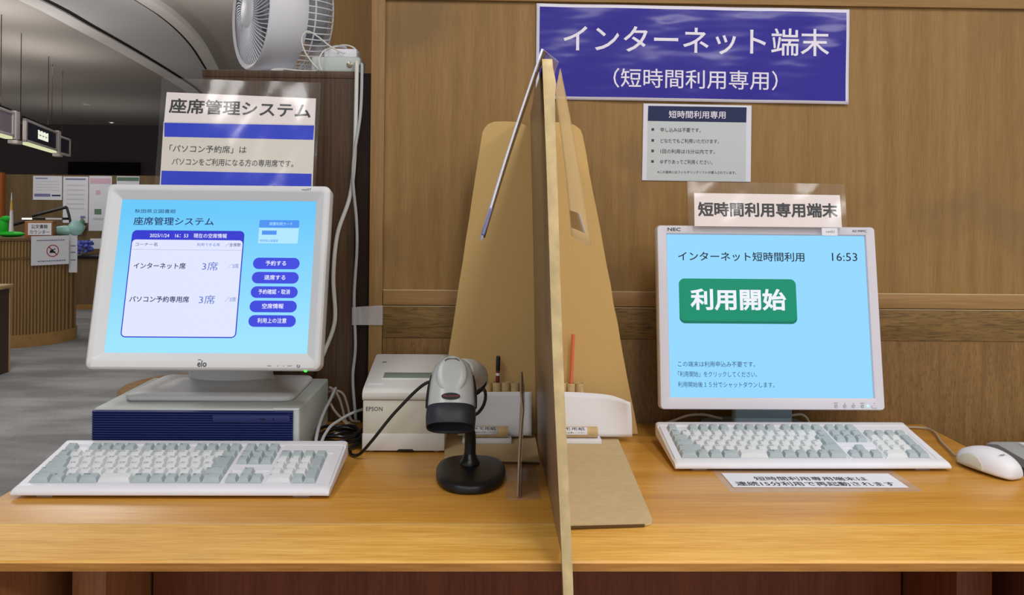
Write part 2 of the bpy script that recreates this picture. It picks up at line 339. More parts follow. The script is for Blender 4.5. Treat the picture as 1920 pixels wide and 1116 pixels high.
class MB:
    def __init__(s): s.v = []; s.f = []; s.m = []
    def add(s, v, f, m=0):
        o = len(s.v); s.v += [tuple(p) for p in v]
        for q in f: s.f.append(tuple(i + o for i in q)); s.m.append(m)
        return s
    def box(s, a, b, m=0, bev=0.0, seg=2, mat=None):
        bm = bmesh.new(); bmesh.ops.create_cube(bm, size=1)
        for v in bm.verts: v.co = Vector([(a[i] + b[i]) / 2 + v.co[i] * (b[i] - a[i]) for i in range(3)])
        if bev: bmesh.ops.bevel(bm, geom=bm.edges[:], offset=bev, segments=seg, affect='EDGES', profile=0.5)
        s.bm(bm, m, mat); return s
    def bm(s, bm, m=0, mat=None):
        bm.verts.index_update()
        s.add([(mat @ v.co if mat else v.co.copy()) for v in bm.verts], [[v.index for v in f.verts] for f in bm.faces], m); bm.free()
    def prism(s, pts, off, m=0):
        """closed polygon of 3-D points pushed along off"""
        n = len(pts); off = Vector(off); a = [Vector(p) for p in pts]
        v = a + [p + off for p in a]
        nrm = Vector((0, 0, 0))
        for i in range(n): nrm += a[i].cross(a[(i + 1) % n])
        f = [tuple(range(n)), tuple(range(2 * n - 1, n - 1, -1))] + [(i, n + i, n + (i + 1) % n, (i + 1) % n) for i in range(n)]
        if nrm.dot(off) > 0: f = [tuple(reversed(q)) for q in f]
        return s.add(v, f, m)
    def loft(s, rings, c0=True, c1=True, m=0, close=True):
        n = len(rings[0]); v = [p for r in rings for p in r]; f = []
        for i in range(len(rings) - 1):
            for j in range(n if close else n - 1):
                k = (j + 1) % n; f.append((i * n + j, i * n + k, (i + 1) * n + k, (i + 1) * n + j))
        if c0: f.append(tuple(range(n - 1, -1, -1)))
        if c1: f.append(tuple((len(rings) - 1) * n + j for j in range(n)))
        return s.add(v, f, m)
    def tube(s, pts, r, n=8, m=0, sm=8):
        P = spline(pts, sm) if sm else [Vector(p) for p in pts]
        rings = []; up = None
        for i, p in enumerate(P):
            t = (P[min(i + 1, len(P) - 1)] - P[max(i - 1, 0)]).normalized()
            if up is None: up = t.orthogonal().normalized()
            up = (up - t * up.dot(t)); up = up.normalized() if up.length > 1e-6 else t.orthogonal().normalized()
            w = t.cross(up); rr = r(i / (len(P) - 1)) if callable(r) else r
            rings.append([p + (up * math.cos(2 * math.pi * k / n) + w * math.sin(2 * math.pi * k / n)) * rr for k in range(n)])
        return s.loft(rings, m=m)
    def lathe(s, prof, n=24, mat=None, m=0, c0=True, c1=True):
        rings = [[(mat @ Vector((r * math.cos(2 * math.pi * k / n), r * math.sin(2 * math.pi * k / n), z)) if mat else Vector((r * math.cos(2 * math.pi * k / n), r * math.sin(2 * math.pi * k / n), z))) for k in range(n)] for r, z in prof]
        return s.loft(rings, c0, c1, m)
    def grid(s, fn, nu, nv, m=0):
        v = [fn(i / nu, j / nv) for j in range(nv + 1) for i in range(nu + 1)]
        f = [(j * (nu + 1) + i, j * (nu + 1) + i + 1, (j + 1) * (nu + 1) + i + 1, (j + 1) * (nu + 1) + i) for j in range(nv) for i in range(nu)]
        return s.add(v, f, m)
    def text(s, body, x0, x1, zc, h, y=0.0, m=0, bold=0.0, flat=False, fn=None):
        """lettering fitted to x0..x1, centred on zc and h tall, facing -y (or up when flat)"""
        v, f = text_geo(body, bold)
        ax = min(p[0] for p in v); bx = max(p[0] for p in v); ay = min(p[1] for p in v); by = max(p[1] for p in v)
        out = []
        if not fn: fn = (lambda X, Z: (X, Z, y)) if flat else (lambda X, Z: (X, y, Z))
        for px, py, pz in v:
            X = x0 + (px - ax) / (bx - ax) * (x1 - x0); Z = zc + ((py - ay) / max(by - ay, 1e-6) - 0.5) * h
            p = Vector(fn(X, Z))
            if pz > 1e-6:
                n_ = (Vector(fn(X + 1e-3, Z)) - p).cross(Vector(fn(X, Z + 1e-3)) - p)
                if n_.length > 0: p = p + n_.normalized() * (pz * h * 0.15)
            out.append(tuple(p))
        return s.add(out, f, m)
    def plate(s, outline, y0, y1, m=0):
        """outline in x,z; front face at y0 (towards the viewer), back at y1"""
        return s.prism([(x, y0, z) for x, z in outline], (0, y1 - y0, 0), m)
    def clean(s):
        bm = bmesh.new()
        for p in s.v: bm.verts.new(p)
        bm.verts.ensure_lookup_table()
        for q, k in zip(s.f, s.m):
            try: f = bm.faces.new([bm.verts[i] for i in q]); f.material_index = k
            except ValueError: pass
        return bm

def obj(name, mb, mats, parent=None, loc=None, rot=None, smooth=35, fix=True, label=None):
    bm = mb.clean()
    if fix:
        bmesh.ops.remove_doubles(bm, verts=bm.verts[:], dist=1e-6)
        bmesh.ops.recalc_face_normals(bm, faces=bm.faces[:])
    me = bpy.data.meshes.new(name); bm.to_mesh(me); bm.free()
    for m in (mats if isinstance(mats, (list, tuple)) else [mats]): me.materials.append(MT[m])
    if smooth:
        for p in me.polygons: p.use_smooth = True
        me.set_sharp_from_angle(angle=math.radians(smooth))
    o = bpy.data.objects.new(name, me); COL.objects.link(o)
    if parent: o.parent = parent
    if loc: o.location = loc
    if rot: o.rotation_euler = rot
    if label: o['label'] = label
    return o
def flat(name, mb, mats, parent=None, **k): return obj(name, mb, mats, parent, smooth=0, fix=False, **k)
def tag(o, label, cat, group=None):
    o['label'] = label; o['category'] = cat
    if group: o['group'] = group
    return o
def thing(name, label, cat, loc=(0, 0, 0), rot=(0, 0, 0), group=None):
    o = bpy.data.objects.new(name, None); COL.objects.link(o); o.empty_display_size = 0.02
    o.location = loc; o.rotation_euler = rot
    return tag(o, label, cat, group)
def struct(name, mb, mats, smooth=35, parent=None):
    o = obj(name, mb, mats, parent, smooth=smooth); o['kind'] = 'structure'; return o
R = math.radians

# ------------------------------------------------------------------ the setting
struct('floor', MB().box((-13, -3, -0.05), (4, 17, 0)), 'carpet')
struct('ceiling', MB().box((-13, -3, 2.75), (4, 17, 2.85)), 'ceiling')
struct('wall_back', MB().box((-0.25, 1.70, 0), (2.2, 1.80, 2.75)), 'panel')
struct('trim_1', MB().box((-0.25, 1.692, 0), (-0.2225, 1.70, 2.75), bev=0.001), 'stile')
struct('trim_2', MB().box((-0.2215, 1.692, 1.707), (2.2, 1.70, 1.80), bev=0.0015), 'rail')
struct('trim_3', MB().box((-0.2215, 1.690, 1.0865), (2.2, 1.70, 1.117), bev=0.0018), 'rail')
struct('trim_4', MB().box((-0.2215, 1.6915, 1.020), (2.2, 1.70, 1.0845), bev=0.0012), 'band')
struct('rail_highlight', MB().box((-0.2215, 1.6895, 1.1160), (2.2, 1.70, 1.1174), bev=0.0003).box((-0.2215, 1.6905, 1.0836), (2.2, 1.70, 1.0849), bev=0.0003), 'edge_highlight')  # thin pale strips painting the bevel highlight along rail and band tops
struct('trim_5', MB().box((-0.2215, 1.6930, 0), (2.2, 1.70, 1.0198), bev=0.0006), 'lower')
struct('wall_side', MB().box((-0.62, 2.45, 0), (-0.15, 2.55, 2.75)), 'yellow_wood')
struct('wall_far', MB().box((-13, 16, 0), (1, 16.2, 2.75)), 'far_wall')
struct('door_1', MB().box((-8.05, 15.93, 0), (-6.72, 16.0, 2.04)), 'far_dark')
struct('wall_rear', MB().box((-7.6, 10.5, 0), (-1.0, 10.62, 1.62)), 'brown_wall')
struct('door_2', MB().box((-6.9, 10.42, 0), (-6.07, 10.5, 1.64), bev=0.01), 'orange_door')
# curved dropped soffit with a bright rim on both sides
lo = [(-3.34, 1.5), (-3.32, 3.5), (-3.34, 5.2), (-3.354, 6.119), (-3.419, 6.765), (-3.501, 7.589), (-3.606, 8.489), (-3.715, 9.331), (-3.844, 10.224), (-3.954, 10.791), (-4.3, 12.2), (-4.9, 13.6)]
up = [(-2.52, 1.5), (-2.50, 3.5), (-2.50, 5.2), (-2.516, 6.066), (-2.545, 6.485), (-2.618, 7.01), (-2.755, 7.707), (-2.984, 8.657), (-3.096, 9.1), (-3.3, 9.8), (-3.75, 11.2), (-4.5, 12.8)]
def ribbon(a, b, z0, z1):
    m = MB(); A = spline([(x, y, 0) for x, y in a], 4); B = spline([(x, y, 0) for x, y in b], 4)
    return m.loft([[(p.x, p.y, z0), (q.x, q.y, z0), (q.x, q.y, z1), (p.x, p.y, z1)] for p, q in zip(A, B)])
def shift(a, d): return [(x + d, y) for x, y in a]
struct('trim_6', ribbon(lo, up, 2.715, 2.7495), 'soffit')
struct('trim_7', ribbon(lo, shift(lo, 0.15), 2.70, 2.715), 'soffit_rim')
struct('trim_8', ribbon(shift(lo, 0.15), shift(lo, 0.19), 2.712, 2.7155), 'groove')
struct('trim_9', ribbon(shift(up, -0.03), up, 2.712, 2.7155), 'groove')
struct('trim_10', ribbon(up, shift(up, 0.10), 2.70, 2.7495), 'soffit_rim')
for i, (x, y) in enumerate([(-7.0, 15.4), (-8.4, 15.2), (-6.1, 12.6)]):
    d = thing('ceiling_downlight', ['small lit ceiling lamp nearest the dark doorway', 'small ceiling lamp left of the lit one near the far wall', 'small grey ceiling lamp in front of the other two'][i], 'lamp', (x, y, 2.75), group='ceiling downlights')
    obj('rim', MB().lathe([(0.03, 0), (0.055, 0), (0.055, -0.012), (0.03, -0.01)], 20, c0=False, c1=False), 'soffit_rim', d)
    obj('bulb', MB().lathe([(0.029, -0.001), (0.029, -0.012), (0.015, -0.016)], 16), 'glow_lamp' if i == 0 else 'soffit_rim', d)

# ------------------------------------------------------------------ desk
DZ = 0.85
d = thing('desk', 'wide honey-coloured wooden desk carrying both computer terminals', 'desk', (0.073, 1.4, 0))
def W(x, y, z): return (x - 0.073, y - 1.4, z)
obj('tabletop', MB().box(W(-0.728, 1.15, 0.822), W(0.885, 1.687, 0.85), bev=0.001), 'desk', d)
pr = [(1.1495, 0.8498), (1.1495, 0.822), (1.064, 0.822), (1.060, 0.826), (1.060, 0.833), (1.063, 0.8365), (1.1485, 0.8503)]
obj('front_edge', MB().prism([W(-0.728, y, z) for y, z in pr], (1.613, 0, 0)), 'nosing', d, label='paler sloping front board of the desk')
obj('joint_highlight', MB().box(W(-0.728, 1.1478, 0.84), W(0.885, 1.1496, 0.85035)), 'cardboard_light', d)  # pale strip painting the whitish reflection along the front board joint
obj('edge_strip', MB().box(W(-0.728, 1.0585, 0.8245), W(0.885, 1.0602, 0.834)), 'desk_edge', d)
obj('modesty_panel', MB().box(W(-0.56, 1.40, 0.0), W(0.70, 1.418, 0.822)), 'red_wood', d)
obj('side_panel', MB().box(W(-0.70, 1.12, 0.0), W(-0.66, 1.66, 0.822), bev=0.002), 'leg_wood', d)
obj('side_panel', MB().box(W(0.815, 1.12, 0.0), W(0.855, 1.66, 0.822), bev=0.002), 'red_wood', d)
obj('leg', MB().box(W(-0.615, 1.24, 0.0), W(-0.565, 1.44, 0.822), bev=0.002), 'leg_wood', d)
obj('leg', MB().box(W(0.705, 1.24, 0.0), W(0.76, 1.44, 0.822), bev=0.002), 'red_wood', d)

# ------------------------------------------------------------------ dark cabinet, fan and what lies on it
c = thing('storage_cabinet', 'tall dark brown wooden cabinet behind the left monitor', 'cabinet', (-0.42, 1.9, 0))
obj('body', MB().box((-0.171, -0.2, 0), (0.138, 0.2, 1.545)), 'dark_wood', c)
obj('top_panel', MB().box((-0.172, -0.2005, 1.5455), (0.138, 0.2, 1.56), bev=0.001), 'dark_wood', c)
obj('filler_strip', MB().box((0.1385, -0.193, 0), (0.1695, -0.15, 1.558)), 'black_wood', c, label='near-black narrow filler strip')

def fan():
    ax = Vector((-0.824, -0.566, 0.0))
    ct = Vector((-0.537, 1.86, 1.716))
    z = ax; x = Vector((0, 0, 1)); y = z.cross(x)
    T = Matrix.Translation(ct - Vector((-0.48, 1.9, 1.56))) @ Matrix((x, y, z)).transposed().to_4x4()
    f = thing('circulator_fan', 'white round air circulator fan on top of the dark cabinet', 'fan', (-0.48, 1.9, 1.56))
    r = 0.132
    m = MB()
    m.lathe([(r - 0.012, 0.004), (r - 0.004, 0.006), (r, 0.0), (r, -0.07), (r - 0.003, -0.078), (r - 0.008, -0.07), (r - 0.008, -0.006)], 64, T, c0=False, c1=False)
    obj('drum', m, 'white', f)
    g = MB()
    for k in range(66):
        a = 2 * math.pi * k / 66
        p = [Vector((rr * math.cos(a + sw), rr * math.sin(a + sw), zz)) for rr, sw, zz in ((0.037, 0, 0.012), (0.075, 0.10, 0.010), (r - 0.010, 0.22, 0.0))]
        g.tube([T @ q for q in p], 0.0014, 4, sm=3)
    g.lathe([(0.001, 0.016), (0.034, 0.016), (0.040, 0.012), (0.040, 0.007), (0.001, 0.007)], 32, T)
    g.lathe([(r - 0.014, 0.003), (r - 0.006, 0.007), (r - 0.004, -0.003), (r - 0.014, -0.003)], 48, T, c0=False, c1=False)
    obj('front_grille', g, 'white', f)
    b = MB()
    for k in range(56):
        a = 2 * math.pi * k / 56
        p = [Vector((rr * math.cos(a), rr * math.sin(a), zz)) for rr, zz in ((r - 0.004, -0.076), (r - 0.006, -0.11), (r - 0.022, -0.142), (0.05, -0.158))]
        b.tube([T @ q for q in p], 0.0017, 4, sm=4)
    for rr, zz in ((r - 0.0045, -0.095), (r - 0.020, -0.141), (0.05, -0.158)):
        b.tube([T @ Vector((rr * math.cos(2 * math.pi * k / 40), rr * math.sin(2 * math.pi * k / 40), zz)) for k in range(41)], 0.0018, 5, sm=0)
    obj('rear_grille', b, 'white', f)
    mo = MB(); mo.lathe([(0.001, -0.02), (0.03, -0.02), (0.034, -0.03), (0.05, -0.09), (0.05, -0.155), (0.001, -0.16)], 28, T)
    obj('motor', mo, 'grey_mid', f)
    bl = MB()
    for k in range(3):
        a0 = 2 * math.pi * k / 3
        def fn(u, v):
            rr = 0.03 + u * 0.08; a = a0 + (v - 0.5) * 1.5 + u * 0.5
            return T @ Vector((rr * math.cos(a), rr * math.sin(a), -0.045 + (v - 0.5) * 0.045))
        bl.grid(fn, 6, 8)
    o = obj('blades', bl, 'grey_mid', f); sl = o.modifiers.new('thick', 'SOLIDIFY'); sl.thickness = 0.002
    s = MB()
    s.lathe([(0.075, 0), (0.08, 0.004), (0.078, 0.012), (0.04, 0.022), (0.03, 0.024), (0.03, 0.05)], 36, Matrix.Translation((0.0, -0.0, 0)))
    obj('base', s, 'white', f)
    bt = MB(); bt.box((0.045, -0.0, -0.045), (0.062, 0.01, -0.04))
    return f
FAN = fan()
a = thing('power_adapter', 'grey-green rectangular junction box on the cabinet, beneath a white box', 'adapter', (-0.326, 1.755, 1.56))
obj('case', MB().box((-0.052, -0.035, 0.0), (0.05, 0.035, 0.034), bev=0.006, seg=3), 'adapter', a)
obj('screw', MB().lathe([(0.006, 0), (0.006, 0.002), (0.003, 0.003)], 14, Matrix.Translation((0.028, -0.035, 0.017)) @ Matrix.Rotation(R(90), 4, 'X')), 'screw', a)
a = thing('network_box', 'small white box lying on the grey-green junction box', 'box', (-0.32, 1.757, 1.594))
obj('case', MB().box((-0.033, -0.028, 0.0), (0.035, 0.028, 0.018), bev=0.003), 'white', a)
obj('lettering', MB().box((-0.006, -0.0283, 0.007), (-0.001, -0.028, 0.010)).box((0.006, -0.0283, 0.007), (0.011, -0.028, 0.010)), 'grey_mid', a)
def cable(name, label, pts, r, mat, cat='cable', group=None, n=8):
    return tag(obj(name, MB().tube(pts, r, n), mat), label, cat, group)
tag(obj('cable_tag', MB().grid(lambda u, v: (-0.344 + u * 0.036, 1.748 - v * 0.012, 1.6145 + 0.003 * math.sin(u * 3.1) + v * 0.003), 8, 2), 'paper'), 'white paper tag lying on the small white box by the fan', 'tag')
FCP = [(-0.31, 1.72, 1.600), (-0.335, 1.715, 1.612), (-0.365, 1.705, 1.634), (-0.382, 1.70, 1.640), (-0.392, 1.70, 1.625), (-0.386, 1.70, 1.600), (-0.372, 1.705, 1.578), (-0.362, 1.71, 1.563), (-0.40, 1.72, 1.5635), (-0.44, 1.715, 1.566), (-0.455, 1.71, 1.562), (-0.43, 1.705, 1.562)]
obj('cord', MB().tube([(x + 0.48, y - 1.9, z - 1.56) for x, y, z in FCP], 0.0016), 'cable_white', FAN)
cable('network_cable', 'thin white cable curving up beside the junction box to the paper tag', [(-0.352, 1.705, 1.562), (-0.358, 1.705, 1.58), (-0.352, 1.71, 1.60), (-0.34, 1.73, 1.613), (-0.315, 1.745, 1.622), (-0.296, 1.745, 1.618), (-0.284, 1.74, 1.605)], 0.0016, 'cable_white')
cable('hanging_cable', 'thick white cable hanging down the cabinet front to the left monitor', [(-0.288, 1.735, 1.578), (-0.281, 1.70, 1.578), (-0.2785, 1.69, 1.567), (-0.279, 1.689, 1.487), (-0.2815, 1.689, 1.379), (-0.290, 1.689, 1.304), (-0.314, 1.688, 1.228), (-0.321, 1.688, 1.142), (-0.317, 1.688, 1.056), (-0.335, 1.686, 0.997), (-0.350, 1.672, 0.962)], 0.0042, 'cable_white')
cable('hanging_cable', 'thinner grey-white cable hanging down the cabinet to the desk under clear tape', [(-0.279, 1.745, 1.578), (-0.271, 1.702, 1.576), (-0.268, 1.690, 1.560), (-0.2700, 1.687, 1.471), (-0.2825, 1.679, 1.36), (-0.276, 1.688, 1.26), (-0.2745, 1.689, 1.196), (-0.279, 1.689, 1.10), (-0.2755, 1.689, 1.003), (-0.280, 1.688, 0.938), (-0.2735, 1.682, 0.870), (-0.272, 1.682, 0.8535)], 0.0031, 'cable_grey')
tag(obj('clear_tape', MB().grid(lambda u, v: (-0.283 + u * 0.062, 1.6885 - 0.005 * max(0, 1 - abs(u - 0.1) * 8) if u < 0.3 else 1.6885, 1.046 + v * (0.036 + 0.004 * u)), 16, 2), 'tape_clear'), 'strip of frosted clear tape fixing the grey cable to the wall stile', 'tape')

# ------------------------------------------------------------------ desktop computer
p = thing('desktop_computer', 'grey desktop computer with a navy ribbed front, lying under the left monitor', 'computer', (-0.4968, 1.412, 0.85))
obj('case', MB().box((-0.1725, 0.004, 0.003), (0.1725, 0.253, 0.0925), bev=0.004, seg=3), 'pc_grey', p)
g = MB(); z = 0.006; prof = [(0.004, 0.004)]
n = 21
for i in range(n):
    z0 = 0.004 + i * 0.0856 / n; z1 = 0.004 + (i + 1) * 0.0856 / n
    prof += [(-0.0005, z0 + 0.0003), (-0.0022, z0 + (z1 - z0) * 0.35), (-0.0022, z0 + (z1 - z0) * 0.65), (0.0009, z1 - 0.0003)]
prof += [(0.004, 0.0896)]
g.prism([(-0.172, y, zz) for y, zz in prof], (0.3345, 0, 0))
fg = obj('front_grille', g, 'navy', p, smooth=25)
obj('disc_drive', MB().box((0.029, -0.0032, 0.0720), (0.158, 0.0, 0.0825), bev=0.001), 'navy', p)
obj('drive_button', MB().box((0.108, -0.0040, 0.0758), (0.117, -0.003, 0.0776)).box((0.130, -0.0040, 0.075), (0.1315, -0.003, 0.0785)), 'navy_dark', p)
obj('corner_sticker', MB().box((0.128, 0.0035, 0.0905), (0.172, 0.012, 0.0929), bev=0.001), 'white', p)
for sx in (-0.14, 0.14):
    for sy in (0.03, 0.23): obj('foot', MB().lathe([(0.010, 0), (0.010, 0.0035)], 16, Matrix.Translation((sx, sy, 0))), 'black', p)

# ------------------------------------------------------------------ left touch monitor
def rr3(x0, x1, z0, z1, r, y, n=6): return [(x, y, zz) for x, zz in rrect(x0, x1, z0, z1, r, n)]
m = thing('touch_monitor', 'pale grey square touch monitor showing seat reservations, standing on the desktop computer', 'monitor', (-0.472, 1.388, 1.041), (R(-13.8), 0, 0))
X0, X1, Z0, Z1 = -0.1925, 0.1912, -0.0278, 0.2866
obj('front_bezel', MB().loft([rr3(X0 + .001, X1 - .001, Z0 + .001, Z1 - .001, .011, 0.020), rr3(X0, X1, Z0, Z1, .012, 0.016), rr3(X0, X1, Z0, Z1, .012, -0.004), rr3(X0 + .001, X1 - .001, Z0 + .001, Z1 - .001, .011, -0.008), rr3(X0 + .004, X1 - .004, Z0 + .004, Z1 - .004, .009, -0.0105),
    rr3(X0 + .0105, X1 - .0105, Z0 + .014, Z1 - .0105, .006, -0.0108), rr3(X0 + .012, X1 - .012, Z0 + .0155, Z1 - .012, .005, -0.0100), rr3(-0.1672, 0.1660, 0.0, 0.2607, .001, -0.0006), rr3(-0.1672, 0.1660, 0.0, 0.2607, .001, 0.004)], c0=False, c1=False), 'monitor', m)
obj('rear_cover', MB().loft([rr3(X0 + .002, X1 - .002, Z0 + .002, Z1 - .002, .011, 0.0202), rr3(X0 + .006, X1 - .006, Z0 + .006, Z1 - .006, .011, 0.030), rr3(X0 + .03, X1 - .03, Z0 + .03, Z1 - .05, .02, 0.042), rr3(X0 + .08, X1 - .08, Z0 + .05, Z1 - .10, .03, 0.055)]), 'monitor', m)
s = obj('screen', MB().box((-0.1675, 0.0, -0.0003), (0.1663, 0.0038, 0.261)), 'scr_l', m, label='lit light-blue screen with a white table and five blue buttons')
Y1 = -0.0003
flat('table_panel', MB().plate(rrect(-0.1440, 0.0465, 0.0250, 0.2070, 0.008), Y1, 0), 'scr_hdr', s)
flat('table_panel', MB().plate(rrect(-0.1422, 0.0447, 0.0268, 0.1905, 0.006), Y1 - 0.0002, 0), 'scr_panel', s)
flat('divider_line', MB().plate([(-0.1405, 0.1730), (0.0440, 0.1730), (0.0440, 0.1736), (-0.1405, 0.1736)], Y1 - 0.0004, Y1 - 0.0002), 'scr_line', s)
for zc in (0.1512, 0.1267, 0.1021, 0.0780, 0.0536):
    flat('screen_button', MB().plate(rrect(0.0650, 0.1437, zc - 0.0098, zc + 0.0098, 0.0097, 8), Y1, 0), 'scr_blue', s)
flat('library_card_picture', MB().plate([(0.0707, 0.1860), (0.1380, 0.1860), (0.1383, 0.2130), (0.0707, 0.2130)], Y1, 0, 1).plate(rrect(0.0705, 0.1385, 0.2134, 0.2268, 0.002), Y1, 0, 0).plate([(0.0761, 0.201), (0.101, 0.201), (0.101, 0.2082), (0.0761, 0.2082)], Y1 - 0.0002, 0, 0), ['scr_card', 'scr_card2'], s)
t = MB(); T1 = -0.0008
SCR_L, LINK = s, ['scr_txt', 'scr_white', 'scr_txt2', 'scr_card2', 'scr_card']
def tl(b, x0, x1, z, h, k=0, bold=0.004): flat('lettering', MB().text(b, x0, x1, z, h, T1, 0, bold), LINK[k], SCR_L)
tl('秋田県立図書館', -0.1438, -0.0741, 0.2405, 0.0070); tl('座席管理システム', -0.1436, -0.0073, 0.2229, 0.0142, bold=0.01)
tl('2025/1/24　16：53　現在の空席情報', -0.1134, 0.0172, 0.1980, 0.0080, 1, 0.008)
tl('コーナー名', -0.1362, -0.0991, 0.1823, 0.0062); tl('利用できる席', -0.0322, 0.0065, 0.1826, 0.0058, 2); tl('／全席数', 0.0159, 0.0421, 0.1827, 0.0064)
tl('インターネット席', -0.135, -0.0479, 0.1454, 0.0108, bold=0.015); tl('3席', -0.02, 0.0066, 0.1455, 0.0150, 2, 0.0); tl('／3席', 0.0228, 0.0413, 0.1462, 0.0080, 2, 0.0)
tl('パソコン予約専用席', -0.1358, -0.0366, 0.0887, 0.0108, bold=0.015); tl('3席', -0.02, 0.0064, 0.0888, 0.0150, 2, 0.0); tl('／3席', 0.023, 0.0414, 0.0893, 0.0080, 2, 0.0)
for b, x0, x1, zc in (('予約する', 0.0862, 0.1211, 0.1516), ('退席する', 0.0857, 0.1216, 0.1271), ('予約確認・取消', 0.0777, 0.1308, 0.1028), ('空席情報', 0.0859, 0.1218, 0.0786), ('利用上の注意', 0.0800, 0.1283, 0.0543)): tl(b, x0, x1, zc, 0.0086, 1, 0.012)
tl('図書利用カード', 0.0882, 0.1273, 0.2202, 0.0056, 3); tl('秋田県立図書館', 0.0737, 0.1045, 0.1905, 0.0045, 4)
t = MB()
# the maker's mark below the screen: e with a bar, l, o
t.text('elo', -0.0094, 0.0057, -0.0176, 0.0104, -0.0110, 0, 0.016); t.box((-0.0090, -0.0111, -0.0118), (-0.0040, -0.0109, -0.0109))
flat('logo_lettering', t, 'ink_soft', m); t = MB()
t.text('MENU', 0.1050, 0.1110, -0.0206, 0.0020, -0.0110); t.text('SELECT', 0.1380, 0.1450, -0.0206, 0.0018, -0.0110)
t.box((0.1208, -0.0111, -0.0212), (0.1219, -0.0109, -0.0200)); t.box((0.1306, -0.0111, -0.0212), (0.1317, -0.0109, -0.0200))
for k in range(10):
    a0 = 2 * math.pi * k / 12 + 2.1
    t.box((0.1553 + 0.0021 * math.cos(a0) - 0.0005, -0.0111, -0.0206 + 0.0021 * math.sin(a0) - 0.0005), (0.1553 + 0.0021 * math.cos(a0) + 0.0005, -0.0109, -0.0206 + 0.0021 * math.sin(a0) + 0.0005))
flat('button_markings', t, 'ink_soft', m)
flat('name_lettering', MB().text('net07', 0.1418, 0.1576, 0.2790, 0.0044, -0.0110), 'ink_soft', m)
obj('power_light', MB().lathe([(0.0026, 0), (0.0026, 0.002), (0.001, 0.003)], 14, Matrix.Translation((0.1660, -0.004, -0.0272)) @ Matrix.Rotation(R(150), 4, 'X')), 'led_green', m)
# stand: built upright, so turned back against the tilt of the screen
IT = (Matrix.Translation((-0.472, 1.388, 1.041)) @ Matrix.Rotation(R(-13.8), 4, 'X')).inverted()
b = MB()
def ring(x0, x1, y0, y1, r, z): return [IT @ Vector((x, y, z)) for x, y in rrect(x0, x1, y0, y1, r, 6)]
def base_ring(g, r_, z, y0=1.463, y1=1.648):
    return [IT @ Vector((x + (0.006 if x < -0.5 else -0.002) * (y - y0) / (y1 - y0), y, z)) for x, y in rrect(-0.643 + g, -0.347 - g, y0 + g, y1 - g, r_, 6)]
b.loft([base_ring(.002, .018, .9432), base_ring(0, .02, .9455), base_ring(0, .02, .9500), base_ring(.003, .018, .9530), base_ring(.030, .03, .9545), base_ring(.050, .04, .9590), base_ring(.064, .028, .966)])
obj('stand_base', b, 'monitor', m, smooth=50)
b = MB()
def ell(cx, cy, rx, ry, z, n=28): return [IT @ Vector((cx + rx * math.cos(2 * math.pi * k / n), cy + ry * math.sin(2 * math.pi * k / n), z)) for k in range(n)]
b.loft([ell(-0.487, 1.566, .083, .040, .962), ell(-0.486, 1.565, .078, .037, .970), ell(-0.485, 1.562, .075, .034, .995), ell(-0.484, 1.550, .072, .032, 1.03), ell(-0.480, 1.520, .066, .032, 1.07), ell(-0.478, 1.492, .06, .030, 1.12), ell(-0.472, 1.482, .05, .026, 1.17)])
obj('stand_neck', b, 'monitor', m, smooth=50)
obj('cable_notch', MB().prism([IT @ Vector((x, 1.5255, zz)) for x, zz in ((-0.514, 0.995), (-0.451, 0.995), (-0.459, 0.9875), (-0.506, 0.9875))], IT.to_3x3() @ Vector((0, 0.004, 0))), 'black', m)

# ------------------------------------------------------------------ sign behind the left monitor
sg = thing('laminated_sign', 'laminated two-sheet sign with blue bands standing behind the left monitor', 'sign', (-0.5, 1.506, 1.30), (R(-13), 0, 0))
def wob(x, z, a=0.0012): return a * math.sin(x * 31 + z * 17) + a * 0.6 * math.sin(x * 63 - z * 41)
obj('clear_sleeve', MB().grid(lambda u, v: (-0.1064 - 0.0079 * v + u * (0.2860 + 0.0073 * v), -0.0045 + wob(u * .3, v * .2), -0.02 + v * (0.2446 - 0.0052 * u)), 40, 30), 'film', sg, smooth=80)
us = obj('paper_sheet', MB().plate([(-0.1040, 0.1395), (0.1708, 0.1395), (0.1700, 0.1900), (-0.1048, 0.1987)], 0, 0.0004), 'paper_pink', sg)
ls = obj('paper_sheet', MB().plate([(-0.0985, -0.015), (0.1745, -0.015), (0.1712, 0.1400), (-0.1045, 0.1418)], -0.0006, -0.0002), 'paper_cream', sg)
flat('blue_band', MB().plate([(-0.1004, 0.1125), (0.1697, 0.1097), (0.1700, 0.1372), (-0.1030, 0.1392)], -0.0009, -0.0006), 'blue_ink', ls)
flat('blue_band', MB().plate([(-0.0965, -0.012), (0.1728, -0.012), (0.1706, 0.0453), (-0.0988, 0.0482)], -0.0009, -0.0006), 'blue_ink', ls)
def sk(X, Z): return (X, -0.0003, Z - 0.028 * (X - 0.03))
flat('lettering', MB().text('座席管理システム', -0.0975, 0.1625, 0.1690, 0.0295, 0, 0, 0.022, fn=sk), 'ink', us)
t = MB()
t.text('「パソコン予約席」は', -0.0889, 0.0502, 0.0895, 0.0142, fn=lambda X, Z: (X, -0.0010, Z - 0.008 * X), bold=0.008)
flat('lettering', t, 'ink_soft', ls); t = MB()
t.text('パソコンをご利用になる方の専用席です。', -0.0819, 0.137, 0.0650, 0.0136, fn=lambda X, Z: (X, -0.0010, Z - 0.008 * X), bold=0.008)
flat('lettering', t, 'ink_soft', ls)

